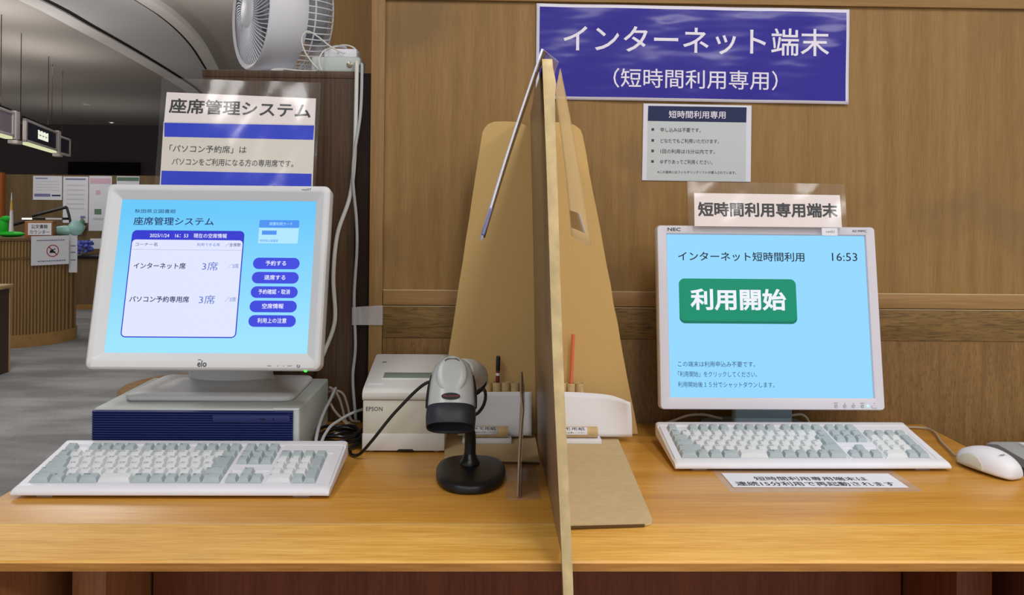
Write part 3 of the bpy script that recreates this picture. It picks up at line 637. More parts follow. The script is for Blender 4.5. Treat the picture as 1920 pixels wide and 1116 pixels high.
# ------------------------------------------------------------------ keyboards
LEG = {1: '1ぬ 2ふ 3あ 4う 5え 6お 7や 8ゆ 9よ 0わ -ほ ^へ ¥ー'.split(), 2: 'Qた Wて Eい Rす Tか Yん Uな Iに Oら Pせ @゛ [゜'.split(), 3: 'Aち Sと Dし Fは Gき Hく Jま Kの Lり ;れ :け ]む'.split(), 4: 'Zつ Xさ Cそ Vひ Bこ Nみ Mも ,ね .る /め _ろ'.split()}
def keys():
    """x, width (in key pitches), row (may span), light?, legend"""
    K = [(0, 1, 0, 0, 'Esc')]
    for i, x in enumerate([2, 3, 4, 5, 6.5, 7.5, 8.5, 9.5, 11, 12, 13, 14]): K.append((x, 1, 0, 0, 'F%d' % (i + 1)))
    K.append((0, 1, 1, 0, '半/全'))
    for i, s_ in enumerate(LEG[1]): K.append((1 + i, 1, 1, 1, s_))
    K.append((14, 1, 1, 0, 'BS'))
    K.append((0, 1.5, 2, 0, 'Tab'))
    for i, s_ in enumerate(LEG[2]): K.append((1.5 + i, 1, 2, 1, s_))
    K.append((13.5, 1.5, 'enter', 0, 'Enter'))
    K.append((0, 1.75, 3, 0, 'Caps'))
    for i, s_ in enumerate(LEG[3]): K.append((1.75 + i, 1, 3, 1, s_))
    K.append((0, 2.25, 4, 0, 'Shift'))
    for i, s_ in enumerate(LEG[4]): K.append((2.25 + i, 1, 4, 1, s_))
    K.append((13.25, 1.75, 4, 0, 'Shift'))
    x = 0
    for w, s_ in ((1.5, 'Ctrl'), (1.1, '田'), (1.2, 'Alt'), (1.5, '無変換'), (2.6, ''), (1.4, '変換'), (1.2, 'カナ'), (1, 'Alt'), (1, '田'), (1, '目'), (1.5, 'Ctrl')):
        K.append((x, w, 5, 1 if s_ == '' else 0, s_)); x += w
    n0 = 15.3
    for i, s_ in enumerate(('Prt', 'Scr', 'Pau')): K.append((n0 + i, 1, 0, 0, s_))
    for i, s_ in enumerate(('Ins', 'Hm', 'PgU')): K.append((n0 + i, 1, 1, 0, s_))
    for i, s_ in enumerate(('Del', 'End', 'PgD')): K.append((n0 + i, 1, 2, 0, s_))
    K.append((n0 + 1, 1, 4, 0, '↑'))
    for i, s_ in enumerate('←↓→'): K.append((n0 + i, 1, 5, 0, s_))
    q = 18.6
    for i, s_ in enumerate(('Num', '/', '*', '-')): K.append((q + i, 1, 1, 0, s_))
    for r_, row in ((2, '789'), (3, '456'), (4, '123')):
        for i, s_ in enumerate(row): K.append((q + i, 1, r_, 1, s_))
    K.append((q + 3, 1, 'plus', 0, '+')); K.append((q + 3, 1, 'nent', 0, 'Ent'))
    K.append((q, 2, 5, 1, '0')); K.append((q + 2, 1, 5, 0, '.'))
    return K
PT = 0.01905
SL = math.atan2(0.0240, 0.140)          # slope of the key deck
def keycap(mb, x0, x1, y0, y1, light, legend, h=0.0080):
    g_ = 0.0006; a0, a1, b0, b1 = x0 + g_, x1 - g_, y0 + g_, y1 - g_
    ix, iyf, iyb = 0.0026, 0.0034, 0.0016
    bm = bmesh.new(); bmesh.ops.create_cube(bm, size=1)
    for v in bm.verts:
        top = v.co.z > 0
        v.co = Vector(((a1 - (ix if top else 0)) if v.co.x > 0 else (a0 + (ix if top else 0)), (b1 - (iyb if top else 0)) if v.co.y > 0 else (b0 + (iyf if top else 0)), (h - (0.0012 if v.co.y < 0 else 0.0)) if top else 0.0))
    bmesh.ops.bevel(bm, geom=[e for e in bm.edges if max(e.verts[0].co.z, e.verts[1].co.z) > 0.003], offset=0.0006, segments=1, affect='EDGES')
    mb.bm(bm, 0)
    if legend:
        em = 0.0052 if len(legend) <= 2 and light else (0.0046 if len(legend) <= 2 else 0.0033)
        gv, _ = text_geo(legend, 0.0)
        ax, bx, ay, by = min(p[0] for p in gv), max(p[0] for p in gv), min(p[1] for p in gv), max(p[1] for p in gv)
        xa = a0 + ix + 0.0010; em = min(em, (x1 - x0 - 0.0075) / (bx - ax))
        t0, t1 = b0 + iyf, b1 - iyb
        base = t1 - 0.0012 - em * 0.85
        mb.text(legend, xa, xa + (bx - ax) * em, base + (ay + by) / 2 * em, (by - ay) * em, m=1, flat=True, fn=lambda X, Yy: (X, Yy, h - 0.0012 + 0.0012 * (Yy - t0) / (t1 - t0) + 0.00012))
def make_keyboard(label, loc, rotz):
    k = thing('keyboard', label, 'keyboard', loc, (0, 0, rotz))
    w = 0.2335
    pf = [(0.004, 0.0045), (0.0006, 0.006), (0.0, 0.0085), (0.0015, 0.0125), (0.006, 0.0158), (0.014, 0.0172), (0.020, 0.0176), (0.0205, 0.0165), (0.1455, 0.0379), (0.146, 0.0400), (0.158, 0.0424), (0.1625, 0.0415), (0.164, 0.037), (0.163, 0.022), (0.16, 0.0205)]
    def sec(x, sh=0.0):
        return [(x, y, zz - (sh if zz > 0.012 else 0)) for y, zz in pf]
    mb = MB(); mb.loft([sec(-w, .003), sec(-w + .003, 0.0005), sec(-w + .006), sec(w - .006), sec(w - .003, .0005), sec(w, .003)])
    # raised side rims beside the sunken key deck
    for x0, x1 in ((-w + 0.0035, -0.2195), (0.2185, w - 0.0035), (0.0692, 0.0735), (0.1325, 0.1368)):
        mb.prism([(x0, 0.019, 0.0165), (x0, 0.019, 0.01765), (x0, 0.146, 0.0394), (x0, 0.146, 0.0372)], (x1 - x0, 0, 0))
    mb.prism([(0.0735, 0.0597, 0.0228), (0.0735, 0.0597, 0.02465), (0.0735, 0.0785, 0.0279), (0.0735, 0.0785, 0.026)], (0.0592, 0, 0))   # above the arrow keys
    mb.prism([(0.1368, 0.1185, 0.0330), (0.1368, 0.1185, 0.0348), (0.1368, 0.146, 0.0394), (0.1368, 0.146, 0.0375)], (0.0817, 0, 0))      # panel above the number pad
    obj('case', mb, 'white', k, smooth=40)
    obj('case_seam', MB().box((-w + 0.004, 0.0002, 0.0078), (w - 0.004, 0.003, 0.0083)), 'grey_mid', k)
    for sx in (-0.19, 0.19): obj('foot', MB().prism([(sx - 0.012, 0.150, 0.0205), (sx - 0.012, 0.157, 0.0215), (sx - 0.012, 0.156, 0.0), (sx - 0.012, 0.152, 0.0)], (0.024, 0, 0)), 'white', k)
    for sx in (-0.19, 0.19): obj('foot', MB().box((sx - 0.012, 0.012, 0.0), (sx + 0.012, 0.022, 0.0065)), 'grey_mid', k)
    rows = {5: 0.0215, 4: 0.0405, 3: 0.0595, 2: 0.0785, 1: 0.0975, 0: 0.1215}
    xl = -0.2185
    def span(r_):
        if r_ == 'plus': return rows[3], rows[2] + PT
        if r_ == 'nent': return rows[5], rows[4] + PT
        return rows[r_], rows[r_] + PT
    rest = MB()
    for x, wd, r_, light, lg in keys():
        q = MB(); X = xl + x * PT * 0.9945; wdm = wd * PT * 0.9945
        if r_ == 'enter':
            y0, y1 = rows[3], rows[2] + PT; hh = 0.0080
            ot = [(0.0006, PT + 0.0006), (0.0006, 2 * PT - 0.0006), (wdm - 0.0006, 2 * PT - 0.0006), (wdm - 0.0006, 0.0006), (0.0054, 0.0006), (0.0054, PT + 0.0006)]
            tp = [(0.0032, PT + 0.004), (0.0032, 2 * PT - 0.0022), (wdm - 0.0032, 2 * PT - 0.0022), (wdm - 0.0032, 0.004), (0.008, 0.004), (0.008, PT + 0.004)]
            q.loft([[(a, b_, 0) for a, b_ in ot], [(a, b_, hh) for a, b_ in tp]])
            q.text(lg, 0.008, 0.017, 2 * PT - 0.006, 0.003, m=1, fn=lambda A, B: (A, B, hh + 0.00015))
        else:
            y0, y1 = span(r_)
            keycap(q, 0, wdm, 0.0, y1 - y0, light, lg)
        zb = 0.0168 + (y0 - 0.0205) * math.tan(SL)
        mats = ['key_light' if light else 'key_dark', 'legend']
        if lg in ('F4', 'F5', 'F6', 'F7', 'F8', 'F9', 'F10', 'F11', 'F12'):
            Mx = Matrix.Translation((X, y0, zb)) @ Matrix.Rotation(SL, 4, 'X')
            o = len(rest.v); rest.v += [tuple(Mx @ Vector(v)) for v in q.v]; rest.f += [tuple(i + o for i in f_) for f_ in q.f]; rest.m += q.m
            continue
        obj('key', q, mats, k, loc=(X, y0, zb), rot=(SL, 0, 0), smooth=30)
    fk = obj('function_keys', rest, ['key_dark', 'legend'], k, smooth=30); fk['kind'] = 'stuff'
    return k
kb = make_keyboard('white keyboard with grey keys in front of the desktop computer, left end of desk', (-0.4735, 1.242, 0.85), R(0.15))
k2 = kb.copy(); COL.objects.link(k2)
k2.location = (0.5405, 1.377, 0.85); k2.rotation_euler = (0, 0, R(0.6))
k2['label'] = 'white keyboard with grey keys in front of the right monitor, overlapping the desk notice'
for ch in list(kb.children):
    cc = ch.copy(); cc.parent = k2; COL.objects.link(cc)
kb['group'] = 'computer keyboards'; k2['group'] = 'computer keyboards'

# ------------------------------------------------------------------ receipt printer
p = thing('receipt_printer', 'cream receipt printer with a sloping lid beside the cardboard partition', 'printer', (-0.155, 1.48, 0.85))
def side(x): return None
lw = [(0.0, 0.003), (0.0, 0.094), (0.17, 0.094), (0.17, 0.003)]
hw = 0.0725
mb = MB(); mb.box((-hw, 0.0, 0.003), (hw, 0.175, 0.0935), bev=0.003)
obj('body', mb, 'cream2', p)
obj('base_cover', MB().box((-hw - 0.0006, -0.0012, 0.0032), (hw + 0.0006, 0.12, 0.034), bev=0.002), 'cream', p)
cov = [(-0.002, 0.0945), (-0.006, 0.1005), (-0.006, 0.1075), (-0.001, 0.1125), (0.006, 0.1148), (0.165, 0.1440), (0.1745, 0.1435), (0.1755, 0.0945)]
mb = MB(); mb.loft([[(x, y * s_ + 0.002 * (1 - s_), zz - dz_) for y, zz in cov] for x, s_, dz_ in ((-hw, 1, .0015), (-hw + .0025, 1, 0), (hw - .0025, 1, 0), (hw, 1, .0015))])
obj('lid', mb, 'cream', p)
sa = math.atan2(0.1440 - 0.1148, 0.159)
def onlid(x, v, lift): return Vector((x, 0.006 + v * math.cos(sa) - lift * math.sin(sa), 0.1148 + v * math.sin(sa) + lift * math.cos(sa)))
TL = Matrix.Translation(onlid(0, 0, 0)) @ Matrix.Rotation(sa, 4, 'X')
obj('paper_slot', MB().box((-0.046, 0.036, -0.001), (0.050, 0.066, 0.0016), bev=0.001, mat=TL), 'cream', p)
obj('paper_window', MB().box((-0.043, 0.039, 0.0012), (0.048, 0.0645, 0.0021), bev=0.0004, mat=TL), 'lcd', p, label='grey-green window')
obj('sticker', MB().box((-0.0655, 0.0105, 0.0), (-0.038, 0.018, 0.0004), mat=TL), 'paper', p)
obj('control_panel', MB().box((0.055, 0.075, -0.001), (0.0722, 0.150, 0.0012), bev=0.0008, mat=TL), 'white', p)
t = MB(); t.text('EPSON', -0.0665, -0.0375, 0.0775, 0.0075, -0.0003, 0, 0.01)
flat('logo_lettering', t, 'ink_soft', p); t = MB()
for i in range(3): t.box((-0.0545 + i * 0.0028, 0.118, 0.0), (-0.0527 + i * 0.0028, 0.124, 0.0003), mat=TL)
t.box((0.060, 0.128, 0.0012), (0.066, 0.132, 0.0014), mat=TL)
flat('lid_markings', t, 'ink_soft', p)
obj('notch', MB().prism([(-0.012, -0.0018, 0.0032), (0.020, -0.0018, 0.0032), (0.016, -0.0018, 0.0065), (-0.008, -0.0018, 0.0065)], (0, 0.002, 0)), 'black', p)
for sx in (-0.058, 0.058):
    for sy in (0.012, 0.155): obj('foot', MB().lathe([(0.005, 0), (0.005, 0.0035)], 12, Matrix.Translation((sx, sy, 0))), 'cream2', p)

# ------------------------------------------------------------------ barcode scanner and its stand
st = thing('scanner_stand', 'black gooseneck scanner stand with a rounded base on the desk', 'stand', (-0.032, 1.342, 0.85))
def pan(sx, sy, z, dy=0.0, n=40):
    o = []
    for k in range(n):
        a_ = 2 * math.pi * k / n; cx, cy = math.cos(a_), math.sin(a_); e = 2 / 2.5
        x = abs(cx) ** e * (1 if cx > 0 else -1); y = abs(cy) ** e * (1 if cy > 0 else -1)
        o.append((x * sx * (1 + 0.10 * y), y * sy + dy, z))
    return o
obj('base', MB().loft([pan(.052, .076, 0.0), pan(.0555, .081, 0.004), pan(.0555, .081, 0.010), pan(.053, .078, 0.0145), pan(.045, .066, 0.0165, 0.004), pan(.020, .028, 0.0185, 0.02), pan(.010, .014, 0.019, 0.022)]), 'black', st, smooth=50)
obj('socket', MB().lathe([(0.0165, 0.0), (0.0165, 0.004), (0.013, 0.009), (0.0095, 0.018)], 24, Matrix.Translation((-0.002, 0.018, 0.0175))), 'black_gloss', st)
obj('screw_hole', MB().lathe([(0.0045, 0.0), (0.0045, 0.0008)], 16, Matrix.Translation((-0.003, -0.020, 0.0170))), 'navy_dark', st)
obj('gooseneck', MB().tube([(-0.002, 0.018, 0.026), (-0.0015, 0.018, 0.05), (-0.002, 0.016, 0.068), (-0.006, 0.013, 0.080), (-0.014, 0.012, 0.090), (-0.024, 0.013, 0.100)], lambda u: 0.0095 - 0.001 * u, 14), 'black', st)

sc = thing('barcode_scanner', 'silver handheld barcode scanner with a black nose on its gooseneck stand', 'scanner', (-0.062, 1.35, 0.928))
A = Vector((0, -0.57, -0.82)).normalized(); N = Vector((0, -0.82, 0.57)).normalized(); XX = Vector((1, 0, 0))
TOP = Vector((0.0, -0.005, 0.1175))
def hring(t_, hx, hn, dn=0.0, n=36, e=2.3):
    o = []
    for k in range(n):
        a_ = 2 * math.pi * k / n; cx, cy = math.cos(a_), math.sin(a_); q = 2 / e
        o.append(TOP + A * t_ + XX * (abs(cx) ** q * (1 if cx > 0 else -1) * hx) + N * (abs(cy) ** q * (1 if cy > 0 else -1) * hn + dn))
    return o
H = [(0.000, .004, .004, -.012), (0.0015, .012, .009, -.011), (0.006, .0205, .015, -.008), (0.014, .0275, .020, -.005), (0.028, .0325, .0235, -.002), (0.048, .0350, .0250, 0), (0.070, .0362, .0255, 0), (0.088, .0368, .0250, 0)]
obj('shell', MB().loft([hring(*h) for h in H]), 'silver', sc, smooth=60)
nose = [(0.0875, .0372, .0256, 0), (0.089, .0382, .0266, 0), (0.104, .0386, .0272, 0), (0.117, .0376, .0262, 0), (0.1185, .0368, .0254, 0), (0.1175, .0345, .0232, 0), (0.098, .0325, .0212, 0)]
obj('nose', MB().loft([hring(*h, 36, 2.6) for h in nose], c0=True, c1=True), 'nose_grey', sc, smooth=40)
for sx in (-1, 1):
    obj('side_grip', MB().tube([TOP + A * t_ + XX * (sx * hx) + N * dn for t_, hx, dn in ((0.034, .0322, .004), (0.05, .0342, .003), (0.07, .0354, .002), (0.087, .0360, .001))], lambda u: 0.0018 + 0.0028 * math.sin(u * 2.2), 10), 'black_gloss', sc)
SURF = Matrix((XX, -A, N)).transposed().to_4x4()
def onsh(t_, dn): return Matrix.Translation(TOP + A * t_ + N * dn) @ SURF
# raised oval on the back of the head
o_ = MB(); o_.lathe([(1.0, -0.004), (1.0, 0.0), (0.9, 0.0012), (0.55, 0.002), (0.02, 0.0022)], 36, onsh(0.041, 0.0246) @ Matrix.Rotation(R(2.5), 4, 'X') @ Matrix.Diagonal((0.0235, 0.031, 1, 1)))
obj('thumb_panel', o_, 'silver', sc, smooth=70)
cr = []
for k in range(9):
    a_ = math.pi * (0.1 + 0.8 * k / 8); cr.append((0.0125 * math.cos(a_), 0.0075 * math.sin(a_)))
for k in range(8, -1, -1):
    a_ = math.pi * (0.1 + 0.8 * k / 8); cr.append((0.0112 * math.cos(a_), 0.0048 * math.sin(a_) - 0.0002))
MM = onsh(0.0215, 0.0272) @ Matrix.Rotation(R(-12), 4, 'X')
obj('indicator_light', MB().prism([MM @ Vector((x, y, 0)) for x, y in cr], MM.to_3x3() @ Vector((0, 0, 0.0012))), 'grey_dark', sc)
MM = onsh(0.0775, 0.0257)
obj('badge', MB().prism([MM @ Vector((0.0145 * math.cos(2 * math.pi * k / 28), 0.0055 * math.sin(2 * math.pi * k / 28), 0)) for k in range(28)], MM.to_3x3() @ Vector((0, 0, 0.0008))), 'ink', sc)
flat('lettering', MB().text('Honeywell', -0.0115, 0.0115, 0.0, 0.0042, fn=lambda X, Z: MM @ Vector((X, Z, 0.0010))), 'red_ink', sc)
hb = MB(); hb.tube([(0.016, 0.016, 0.090), (0.028, 0.034, 0.087), (0.038, 0.060, 0.075), (0.040, 0.078, 0.060)], lambda u: 0.0205 - 0.004 * u, 18)
obj('handle', hb, 'cream', sc)
obj('strain_relief', MB().tube([(0.041, 0.046, 0.089), (0.047, 0.053, 0.082), (0.0505, 0.060, 0.070), (0.048, 0.064, 0.056), (0.041, 0.066, 0.046), (0.034, 0.068, 0.040)], lambda u: 0.0055 - 0.002 * u, 10), 'black_gloss', sc)
obj('cord', MB().tube([(0.040, 0.066, 0.046), (0.050, 0.062, 0.050), (0.052, 0.062, 0.034), (0.046, 0.060, 0.018), (0.033, 0.056, 0.008), (0.012, 0.054, 0.014), (-0.018, 0.060, 0.040), (-0.046, 0.068, 0.060), (-0.098, 0.070, 0.012), (-0.140, 0.078, -0.041), (-0.163, 0.086, -0.0675), (-0.180, 0.105, -0.0745), (-0.186, 0.125, -0.0745)], 0.0028, 8), 'black_gloss', sc)

# ------------------------------------------------------------------ cables behind the desktop computer
pts = []
for k in range(5 * 24 + 1):
    a_ = 2 * math.pi * k / 24; r_ = 0.037 + 0.006 * math.sin(k * 0.37)
    pts.append((-0.2745 + r_ * math.cos(a_), 1.530 + (r_ + 0.010) * math.sin(a_), 0.8545 + 0.0042 * (k / 24) + 0.002 * math.sin(k * 0.9)))
tag(obj('cable_coil', MB().tube(pts, 0.0031, 8, sm=0), 'black_gloss'), 'coiled black cable lying between desktop computer and receipt printer', 'cable')
cable('computer_cable', 'light grey cable leaning against the right side of the desktop computer', [(-0.288, 1.425, 0.8535), (-0.299, 1.43, 0.880), (-0.304, 1.50, 0.905), (-0.304, 1.58, 0.920), (-0.3045, 1.635, 0.930), (-0.315, 1.665, 0.905)], 0.0029, 'cable_grey', group='computer cables')
cable('computer_cable', 'pale cable arching over the black coil to the receipt printer', [(-0.279, 1.425, 0.8535), (-0.291, 1.435, 0.876), (-0.285, 1.470, 0.895), (-0.272, 1.50, 0.902), (-0.255, 1.53, 0.907), (-0.236, 1.56, 0.908), (-0.234, 1.60, 0.90), (-0.245, 1.66, 0.885)], 0.0027, 'cable_grey', group='computer cables')
cable('computer_cable', 'beige cable drooping steeply behind the computer corner', [(-0.322, 1.664, 0.925), (-0.312, 1.66, 0.920), (-0.303, 1.662, 0.905), (-0.297, 1.665, 0.885), (-0.290, 1.668, 0.8565), (-0.280, 1.665, 0.8535)], 0.0026, 'cable_beige', group='computer cables')
cable('computer_cable', 'beige cable drooping in the widest arc beside the cabinet', [(-0.325, 1.670, 0.915), (-0.308, 1.672, 0.916), (-0.296, 1.674, 0.908), (-0.288, 1.676, 0.885), (-0.281, 1.678, 0.8570), (-0.262, 1.675, 0.8535)], 0.0026, 'cable_beige', group='computer cables')
cable('computer_cable', 'beige cable running straight down low behind the computer', [(-0.318, 1.654, 0.895), (-0.308, 1.651, 0.880), (-0.296, 1.652, 0.867), (-0.284, 1.653, 0.8535), (-0.270, 1.650, 0.8535)], 0.0026, 'cable_beige', group='computer cables')

# ------------------------------------------------------------------ cardboard partition between the two terminals
cp = thing('cardboard_partition', 'tall home-made cardboard partition standing between the two terminals', 'partition', (0.08, 1.35, 0.85))
def Q(x, y, z): return (x - 0.08, y - 1.35, z - 0.85)
def dx(y, z):
    k = (y - 1.03) / 0.57
    xl_ = (0.066 + 0.048 * (1.351 - z)) * (1 - k) + (0.0705 + 0.028 * (1.445 - z)) * k
    return xl_ + 0.0006 * math.sin(z * 13 + y * 3) * (1 - 0.5 * k) + 0.0006 * math.sin(y * 17 + z * 5)
TH = 0.0112
def slab(y0, y1, z0, z1, nu, nv, grow=0.0):
    mb_ = MB()
    rows_ = []
    for j in range(nv + 1):
        z = z0 + (z1 - z0) * j / nv
        L_ = [Q(dx(y0 + (y1 - y0) * i / nu, z) - grow, y0 + (y1 - y0) * i / nu, z) for i in range(nu + 1)]
        R_ = [Q(dx(y0 + (y1 - y0) * i / nu, z) + TH + grow, y0 + (y1 - y0) * i / nu, z) for i in range(nu, -1, -1)]
        rows_.append(L_ + R_)
    return mb_.loft(rows_)
dv = slab(1.0315, 1.5985, 0.8515, 1.4700, 24, 40)
tg = slab(1.0315, 1.0560, 0.66, 0.8518, 2, 10)
dv.add(tg.v, tg.f)
ND = [0]
for i, q in enumerate(dv.f):
    if len(q) != 4: continue
    c_ = sum((Vector(dv.v[k]) for k in q), Vector()) / 4
    if max(abs(dv.v[a][0] - dv.v[b][0]) for a in q for b in q) < 0.006 and c_.x + 0.08 < dx(c_.y + 1.35, c_.z + 0.85) + TH * 0.5: dv.m[i] = 1
obj('divider_panel', dv, ['cardboard', 'divider_left'], cp, smooth=50, label='upright divider board seen edge-on')
tp = MB(); rows_ = []
for j in range(81):
    z = 0.66 + (1.4725 - 0.66) * j / 80; b_ = 1.0300
    x0 = dx(1.0315, z) - 0.0003; x1 = x0 + TH + 0.0006
    w1 = 0.0006 * math.sin(z * 60) + 0.0006 * math.sin(z * 141 + 1); w2 = 0.0007 * math.sin(z * 47 + 2) + 0.0005 * math.sin(z * 110)
    e = 0.003 * max(0, 1 - abs(z - 1.444) / 0.016) + 0.0012 * max(0, 1 - abs(z - 1.43) / 0.04)
    rows_.append([Q(x0 - 0.0002, 1.040, z), Q(x0 - 0.0004, 1.0305 + w1, z), Q(x0 + TH * 0.25, b_ + w1, z), Q(x0 + TH * 0.7, b_ - w2, z), Q(x1 + e, 1.0308 + w2, z), Q(x1 + 0.0004 + e * 0.6, 1.052, z)])
tp.loft(rows_, c0=False, c1=False, close=False)
et = obj('edge_tape', tp, 'tape', cp, smooth=60, fix=False, label='crinkled paper tape folded over the front edge')
so = et.modifiers.new('thick', 'SOLIDIFY'); so.thickness = 0.0004; so.offset = 1
ol = [(-0.104, 0.8515)]
for k in range(1, 14):
    z = 0.8515 + (1.431 - 0.8515) * k / 14; ol.append((-0.104 + 0.082 * k / 14 + random.uniform(-.0007, .0007), z))
ol += [(-0.022, 1.431), (-0.018, 1.439), (-0.011, 1.447), (0.000, 1.4515), (0.020, 1.4525), (0.046, 1.4515), (0.057, 1.447), (0.068, 1.4405), (0.086, 1.4405), (0.100, 1.448), (0.120, 1.4520), (0.142, 1.4515), (0.157, 1.446), (0.167, 1.438), (0.171, 1.428)]
for k in range(1, 16):
    ol.append((0.171 + 0.113 * k / 16 + random.uniform(-.0008, .0008), 1.428 - (1.428 - 0.8515) * k / 16))
ol.append((0.284, 0.8515))
obj('back_panel', MB().prism([Q(x, 1.600, z) for x, z in ol], (0, 0.005, 0)), ['cardboard'], cp, smooth=0, label='tapered back board with rounded shoulders')
def baseflap(pts, n0):
    mb_ = MB(); mb_.prism([Q(x, y, 0.8505) for x, y in pts], (0, 0, 0.0045)); return mb_
obj('base_flap', baseflap([(0.096, 1.133), (0.212, 1.141), (0.224, 1.147), (0.2265, 1.155), (0.240, 1.592), (0.100, 1.592)], 0), 'cardboard_light', cp, smooth=0, label='long flat base board on the right')
obj('base_flap', baseflap([(-0.078, 1.4235), (0.0835, 1.4155), (0.084, 1.592), (-0.090, 1.592)], 0), 'cardboard_light', cp, smooth=0, label='short flat base board on the left')
obj('flap_edge', MB().prism([Q(x, y, 0.8505) for x, y in ((0.1, 1.1315), (0.213, 1.1395), (0.213, 1.141), (0.1, 1.133))], (0, 0, 0.003)).prism([Q(x, y, 0.8505) for x, y in ((-0.078, 1.421), (0.083, 1.413), (0.083, 1.4155), (-0.078, 1.4235))], (0, 0, 0.003)), 'edge_brown', cp)

# laminated sheets hung over the top of the partition
hs = thing('hanging_laminated_sheet', 'laminated sheet folded over the partition top with both ends splayed out', 'sign', (0.07, 1.10, 1.48))
def Hh(x, y, z): return Vector((x - 0.07, y - 1.10, z - 1.48))
def sheet(nt_, ft, nb, fb, th=0.0006, bow=0.0):
    mb_ = MB()
    def fn(u, v):
        a_ = Vector(nt_).lerp(Vector(ft), u); b_ = Vector(nb).lerp(Vector(fb), u); q = a_.lerp(b_, v); return Hh(q.x + bow * math.sin(v * math.pi), q.y, q.z)
    mb_.grid(fn, 6, 16); return mb_
def solid(o, t_=0.0012):
    s_ = o.modifiers.new('thick', 'SOLIDIFY'); s_.thickness = t_; s_.offset = 0; return o
solid(obj('left_flap', sheet((0.0595, 1.036, 1.486), (0.0595, 1.15, 1.486), (-0.0145, 1.036, 1.246), (-0.0165, 1.15, 1.246), bow=-0.002), 'paper_border', hs, label='left flap, seen nearly edge-on'), 0.0026)
solid(obj('left_flap_backing', sheet((0.0628, 1.0362, 1.484), (0.0628, 1.15, 1.484), (-0.0112, 1.0362, 1.250), (-0.0132, 1.15, 1.250), bow=-0.002), 'edge_brown', hs), 0.0030)
solid(obj('left_flap_label', sheet((-0.0025, 1.0345, 1.287), (-0.0025, 1.10, 1.287), (-0.0125, 1.0345, 1.253), (-0.0135, 1.10, 1.253)), 'blue_pale_ink', hs), 0.0036)
solid(obj('top_fold', sheet((0.0595, 1.036, 1.486), (0.0595, 1.15, 1.486), (0.080, 1.036, 1.470), (0.082, 1.15, 1.470)), 'film_hazy', hs), 0.001)
solid(obj('right_flap', sheet((0.082, 1.036, 1.462), (0.094, 1.28, 1.465), (0.123, 1.036, 1.240), (0.121, 1.28, 1.245), bow=0.002), 'film_flap', hs, label='right flap, clear film seen from its inner side'), 0.0008)
solid(obj('right_flap_label', sheet((0.1105, 1.06, 1.281), (0.1165, 1.26, 1.284), (0.1185, 1.06, 1.256), (0.1195, 1.26, 1.258)), 'paper', hs), 0.0012)

# card stand seen edge-on
cs = thing('card_stand', 'clear acrylic card stand seen edge-on left of the partition', 'stand', (0.05, 1.33, 0.85))
obj('base', MB().box((-0.027, -0.087, 0.0), (0.026, 0.09, 0.0022), bev=0.0006), 'acrylic', cs)
def up_(off, th, z1=0.16):
    mb_ = MB(); pf_ = [(-0.0075, 0.0025), (-0.006, 0.06), (-0.0040, 0.105), (-0.0015, 0.132), (-0.0045, 0.158)]
    pts_ = [(x + off, -0.08, z) for x, z in pf_] + [(x + off + th, -0.08, z) for x, z in reversed(pf_)]
    return mb_.prism(pts_, (0.0062, 0.165, 0))
obj('upright', up_(-0.0026, 0.0022), 'cable_beige', cs, label='brownish upright holder')
obj('upright', up_(0.0016, 0.0012), 'acrylic', cs)
obj('card', up_(-0.0002, 0.0014), 'edge_brown', cs)

# ------------------------------------------------------------------ memo corner on both sides of the partition
def holder(xs, label, loc, group):
    h = thing('pen_holder', label, 'pen holder', loc, group=group)
    for x in xs:
        mb_ = MB(); z1 = 0.0990 + random.uniform(-.001, .001)
        mb_.lathe([(0.0070, 0.003), (0.0070, z1), (0.0083, z1), (0.0083, 0.0), (0.0070, 0.0), (0.0070, 0.003)], 22, Matrix.Translation((x, 0, 0)), c0=False, c1=False)
        mb_.lathe([(0.0069, 0.002), (0.0069, 0.003)], 22, Matrix.Translation((x, 0, 0)))
        obj('tube', mb_, 'tube', h, smooth=50)
    return h
holder([-0.0265, -0.0093, 0.0079, 0.0253], 'row of four short cardboard tubes holding a pen, left of the partition', (0.0195, 1.583, 0.8551), 'cardboard tube pen holders')
holder([-0.0165, 0.0002, 0.0170], 'row of short cardboard tubes holding a red stick, right of the partition', (0.1515, 1.583, 0.8551), 'cardboard tube pen holders')
pn = thing('pen', 'maroon pen with a black cap standing in the left tube row', 'pen', (0.0102, 1.583, 0.8585), (R(-1), R(1), 0))
obj('barrel', MB().lathe([(0.0015, 0), (0.0036, 0.01), (0.0036, 0.120)], 14), 'maroon', pn)
obj('cap', MB().lathe([(0.0041, 0.118), (0.0041, 0.142), (0.003, 0.145)], 14), 'black_gloss', pn)
obj('grip_label', MB().lathe([(0.0038, 0.108), (0.0038, 0.113)], 14, c0=False, c1=False), 'paper', pn)
tag(obj('red_stick', MB().tube([(0.1503, 1.580, 0.8585), (0.1515, 1.581, 0.94), (0.1553, 1.583, 1.046)], 0.0033, 12), 'red'), 'thin translucent red stick standing in the right tube row', 'stick')
def papers(fn, label, n, group):
    for k in range(n):
        o = obj('memo_paper', MB().grid(lambda u, v: fn(u, v, k), 16, 10), 'paper', smooth=80)
        s_ = o.modifiers.new('thick', 'SOLIDIFY'); s_.thickness = 0.0012; s_.offset = -1
        tag(o, label[k], 'paper', group)
def pl_(u, v, k):
    x = -0.062 + 0.006 * k + u * 0.122 + (0.010 if k else 0) * u
    return (x, 1.5495 + 0.0025 * k + 0.016 * v + 0.004 * (u - 0.4) ** 2, 0.8615 + v * (0.0775 - 0.002 * k + 0.003 * u) - 0.002 * u + 0.0012 * k)
papers(pl_, ['front sheet of white memo paper propped against the left tubes', 'white memo sheet peeking out behind the front sheet, left of the partition'], 2, 'white memo sheets')
